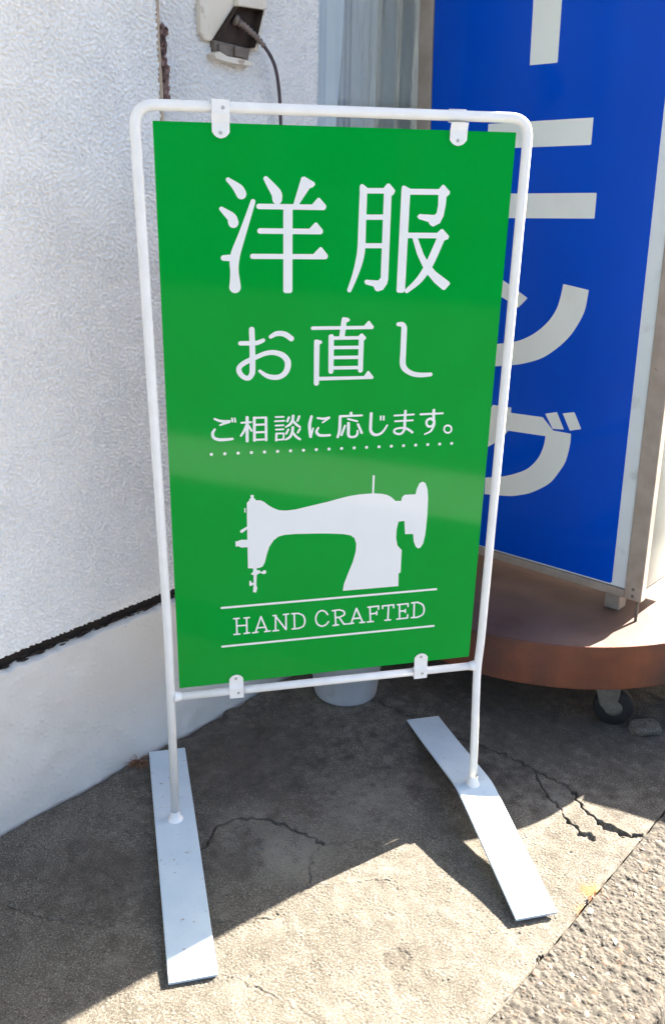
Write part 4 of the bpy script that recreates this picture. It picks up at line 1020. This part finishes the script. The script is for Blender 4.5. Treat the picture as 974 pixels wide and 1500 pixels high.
# ------------------------------------------------------------------ bucket behind the sign
bk = empty('bucket', (0.452, 0.428, 0.0))
tag(bk, 'grey-white plastic bucket on the pavement behind the green sign', 'bucket')
vs, fs = lathe([(0.0, 0.004), (0.074, 0.004), (0.078, 0.0), (0.081, 0.002), (0.0825, 0.008), (0.104, 0.205), (0.110, 0.206), (0.111, 0.222), (0.107, 0.224), (0.103, 0.220), (0.0805, 0.012), (0.0, 0.010)], 48, (0.452, 0.428, 0.0006)); mesh_obj('pail', vs, fs, M_bucket, bk, True)
hpth = [(0.452 + 0.112 * math.cos(t), 0.428 - 0.03 - 0.085 * math.sin(t), 0.205 - 0.02 * math.sin(t)) for t in np.linspace(0, math.pi, 20)]
vs, fs = tube(hpth, 0.002, 8); mesh_obj('handle', vs, fs, M_castersteel, bk, True)

# ------------------------------------------------------------------ small litter
tu = empty('dry_weed', (-0.085, 0.236, 0.0))
tag(tu, 'tuft of dry brown grass at the foot of the plinth beside the sign foot', 'weed')
tv, tf = [], []
for i in range(46):
    a = random.uniform(0, 2 * math.pi); l = random.uniform(0.010, 0.030); h = random.uniform(0.002, 0.020)
    bx0 = Vector((-0.088 + random.uniform(-0.016, 0.012), 0.226 + random.uniform(-0.014, 0.004), 0.001))
    q = [bx0, bx0 + Vector((math.cos(a) * l * 0.5, math.sin(a) * l * 0.5 - 0.004, h)), bx0 + Vector((math.cos(a) * l, math.sin(a) * l - 0.008, h * random.uniform(0.1, 0.9)))]
    q = [Vector(p) for p in catmull([tuple(p) for p in q], 4)]
    v, f = tube(q, [0.0009 * (1 - 0.7 * k / len(q)) for k in range(len(q))], 4); b = len(tv); tv += v; tf += [tuple(k + b for k in z) for z in f]
wd = mesh_obj('blades', tv, tf, M_twig, tu); tag(wd, kind='stuff')
def leaf(name, x, y, s, rot, mat, label, seed, z=0.003):
    g = np.random.default_rng(seed); n = 14; vs = [(0, 0, 0.004 * s / 0.01)]; 
    for k in range(n):
        a = 2 * math.pi * k / n; r = s * (0.45 + 0.55 * abs(math.cos(a * 1.5 + g.uniform(-0.3, 0.3)))) * (1.3 if k % 2 else 0.75)
        vs.append((r * math.cos(a), 0.55 * r * math.sin(a), g.uniform(0, 0.5) * s))
    fs = [(0, 1 + k, 1 + (k + 1) % n) for k in range(n)]
    c, s_ = math.cos(rot), math.sin(rot)
    o = mesh_obj(name, [(x + c * a - s_ * b, y + s_ * a + c * b, z + h) for a, b, h in vs], fs, mat)
    so = o.modifiers.new('thickness', 'SOLIDIFY'); so.thickness = 0.0004
    return tag(o, label, 'leaf')
leaf('fallen_leaf', 0.731, -0.363, 0.0095, 0.5, M_redleaf, 'crumpled dark red leaf lying on the kerb joint', 3)
leaf('fallen_leaf', 0.577, -0.399, 0.004, 1.2, M_twig, 'tiny brown leaf scrap at the front tip of the raised sign foot', 5)
leaf('fallen_leaf', 0.760, -0.372, 0.004, 2.0, M_redleaf, 'tiny reddish leaf scrap on the washed aggregate kerb', 6)
# broken concrete lump by the caster
def lump(name, x, y, sx, sy, sz, seed, label):
    bm = bmesh.new(); bmesh.ops.create_icosphere(bm, subdivisions=3, radius=1.0); g = np.random.default_rng(seed)
    ks = g.uniform(-3, 3, (6, 3)); ph_ = g.uniform(0, 6, 6)
    for v in bm.verts:
        p = np.array(v.co[:]); d = 1 + 0.10 * sum(math.sin(float(k @ p) + q) for k, q in zip(ks, ph_)) / 2
        q = np.sign(p) * np.abs(p) ** 0.55 * d * (1 + 0.10 * g.uniform(-1, 1))
        v.co = Vector((x + q[0] * sx, y + q[1] * sy, max(0.0, sz * 0.75 + q[2] * sz)))
    o = bm_obj(name, bm, M_ground, None)
    return tag(o, label, 'concrete lump')
lump('concrete_lump', 1.130, 0.100, 0.038, 0.026, 0.013, 4, 'rough grey concrete lump lying beside the black caster')

# ------------------------------------------------------------------ low trough added out of view, so that its shadow edge falls into view
def added_planter():
    t = empty('added_planter', (1.62, 0.13, 0.0))
    tag(t, 'unseen low concrete trough added to cast a shadow edge on the pavement', 'added_planter')
    A = np.array(PL_A); Bv = np.array(PL_B); L_ = np.linalg.norm(Bv - A); e = (Bv - A) / L_; nrm = np.array([-e[1], e[0]]) * -1
    dpt = 0.24; hh = PL_H
    if nrm @ np.array([1.0, 0.4]) < 0: nrm = -nrm
    Bs = Matrix(((e[0], nrm[0], 0), (e[1], nrm[1], 0), (0, 0, 1)))
    def pb(name, l0, l1, d0, d1, z0, z1, m, bv=0.004):
        c = A + e * (l0 + l1) / 2 + nrm * (d0 + d1) / 2
        return bm_obj(name, box_bm((c[0], c[1], (z0 + z1) / 2), (l1 - l0, d1 - d0, z1 - z0), bv, Bs), m, t)
    pb('wall', 0, L_, 0, 0.03, 0.001, hh, M_terracotta); pb('wall', 0, L_, dpt - 0.03, dpt, 0.001, hh, M_terracotta)
    pb('wall', 0, 0.03, 0.0302, dpt - 0.0302, 0.001, hh, M_terracotta); pb('wall', L_ - 0.03, L_, 0.0302, dpt - 0.0302, 0.001, hh, M_terracotta)
    pb('soil', 0.031, L_ - 0.031, 0.031, dpt - 0.031, 0.01, hh - 0.03, M_soil, 0.0)
PL_H = 0.22
_s = np.array([math.cos(SUN_AZ), math.sin(SUN_AZ)]) * PL_H / math.tan(SUN_EL)
PL_A = np.array([0.846, -0.106]) + _s; PL_B = np.array([0.846, -0.106]) + np.array([0.794, -0.608]) * 0.24 + _s
added_planter()

# ------------------------------------------------------------------ low house across the road, behind the camera
house = empty('bungalow', wp(2, 10, -0.12))
tag(house, 'long grey single-storey house across the road', 'building')
M_house = noise_mat('grey_render', (0.16, 0.155, 0.145), (0.21, 0.20, 0.19), 4, (0.8, 0.9))
M_roof = noise_mat('dark_roof', (0.05, 0.05, 0.055), (0.08, 0.08, 0.085), 10, (0.6, 0.8))
M_dpane = noise_mat('dark_window_pane', (0.02, 0.025, 0.03), (0.04, 0.045, 0.05), 3, (0.05, 0.1))
wbox('wall', -22, 24, 10.0, 16, -0.12, 2.7, M_house, house)
rv = [wp(-22.5, 9.5, 2.7), wp(24.5, 9.5, 2.7), wp(24.5, 16.5, 2.7), wp(-22.5, 16.5, 2.7), wp(-22.5, 13, 4.0), wp(24.5, 13, 4.0)]
mesh_obj('roof', rv, [(0, 1, 5, 4), (1, 2, 5), (2, 3, 4, 5), (3, 0, 4), (3, 2, 1, 0)], M_roof, house)
for k in range(13):
    u = -20 + k * 3.4
    f = wbox('window', u - 0.85, u + 0.85, 9.94, 10.02, 0.85, 2.25, M_winframe, house)
    wbox('pane', u - 0.78, u + 0.78, 9.925, 9.938, 0.92, 2.18, M_dpane, f)
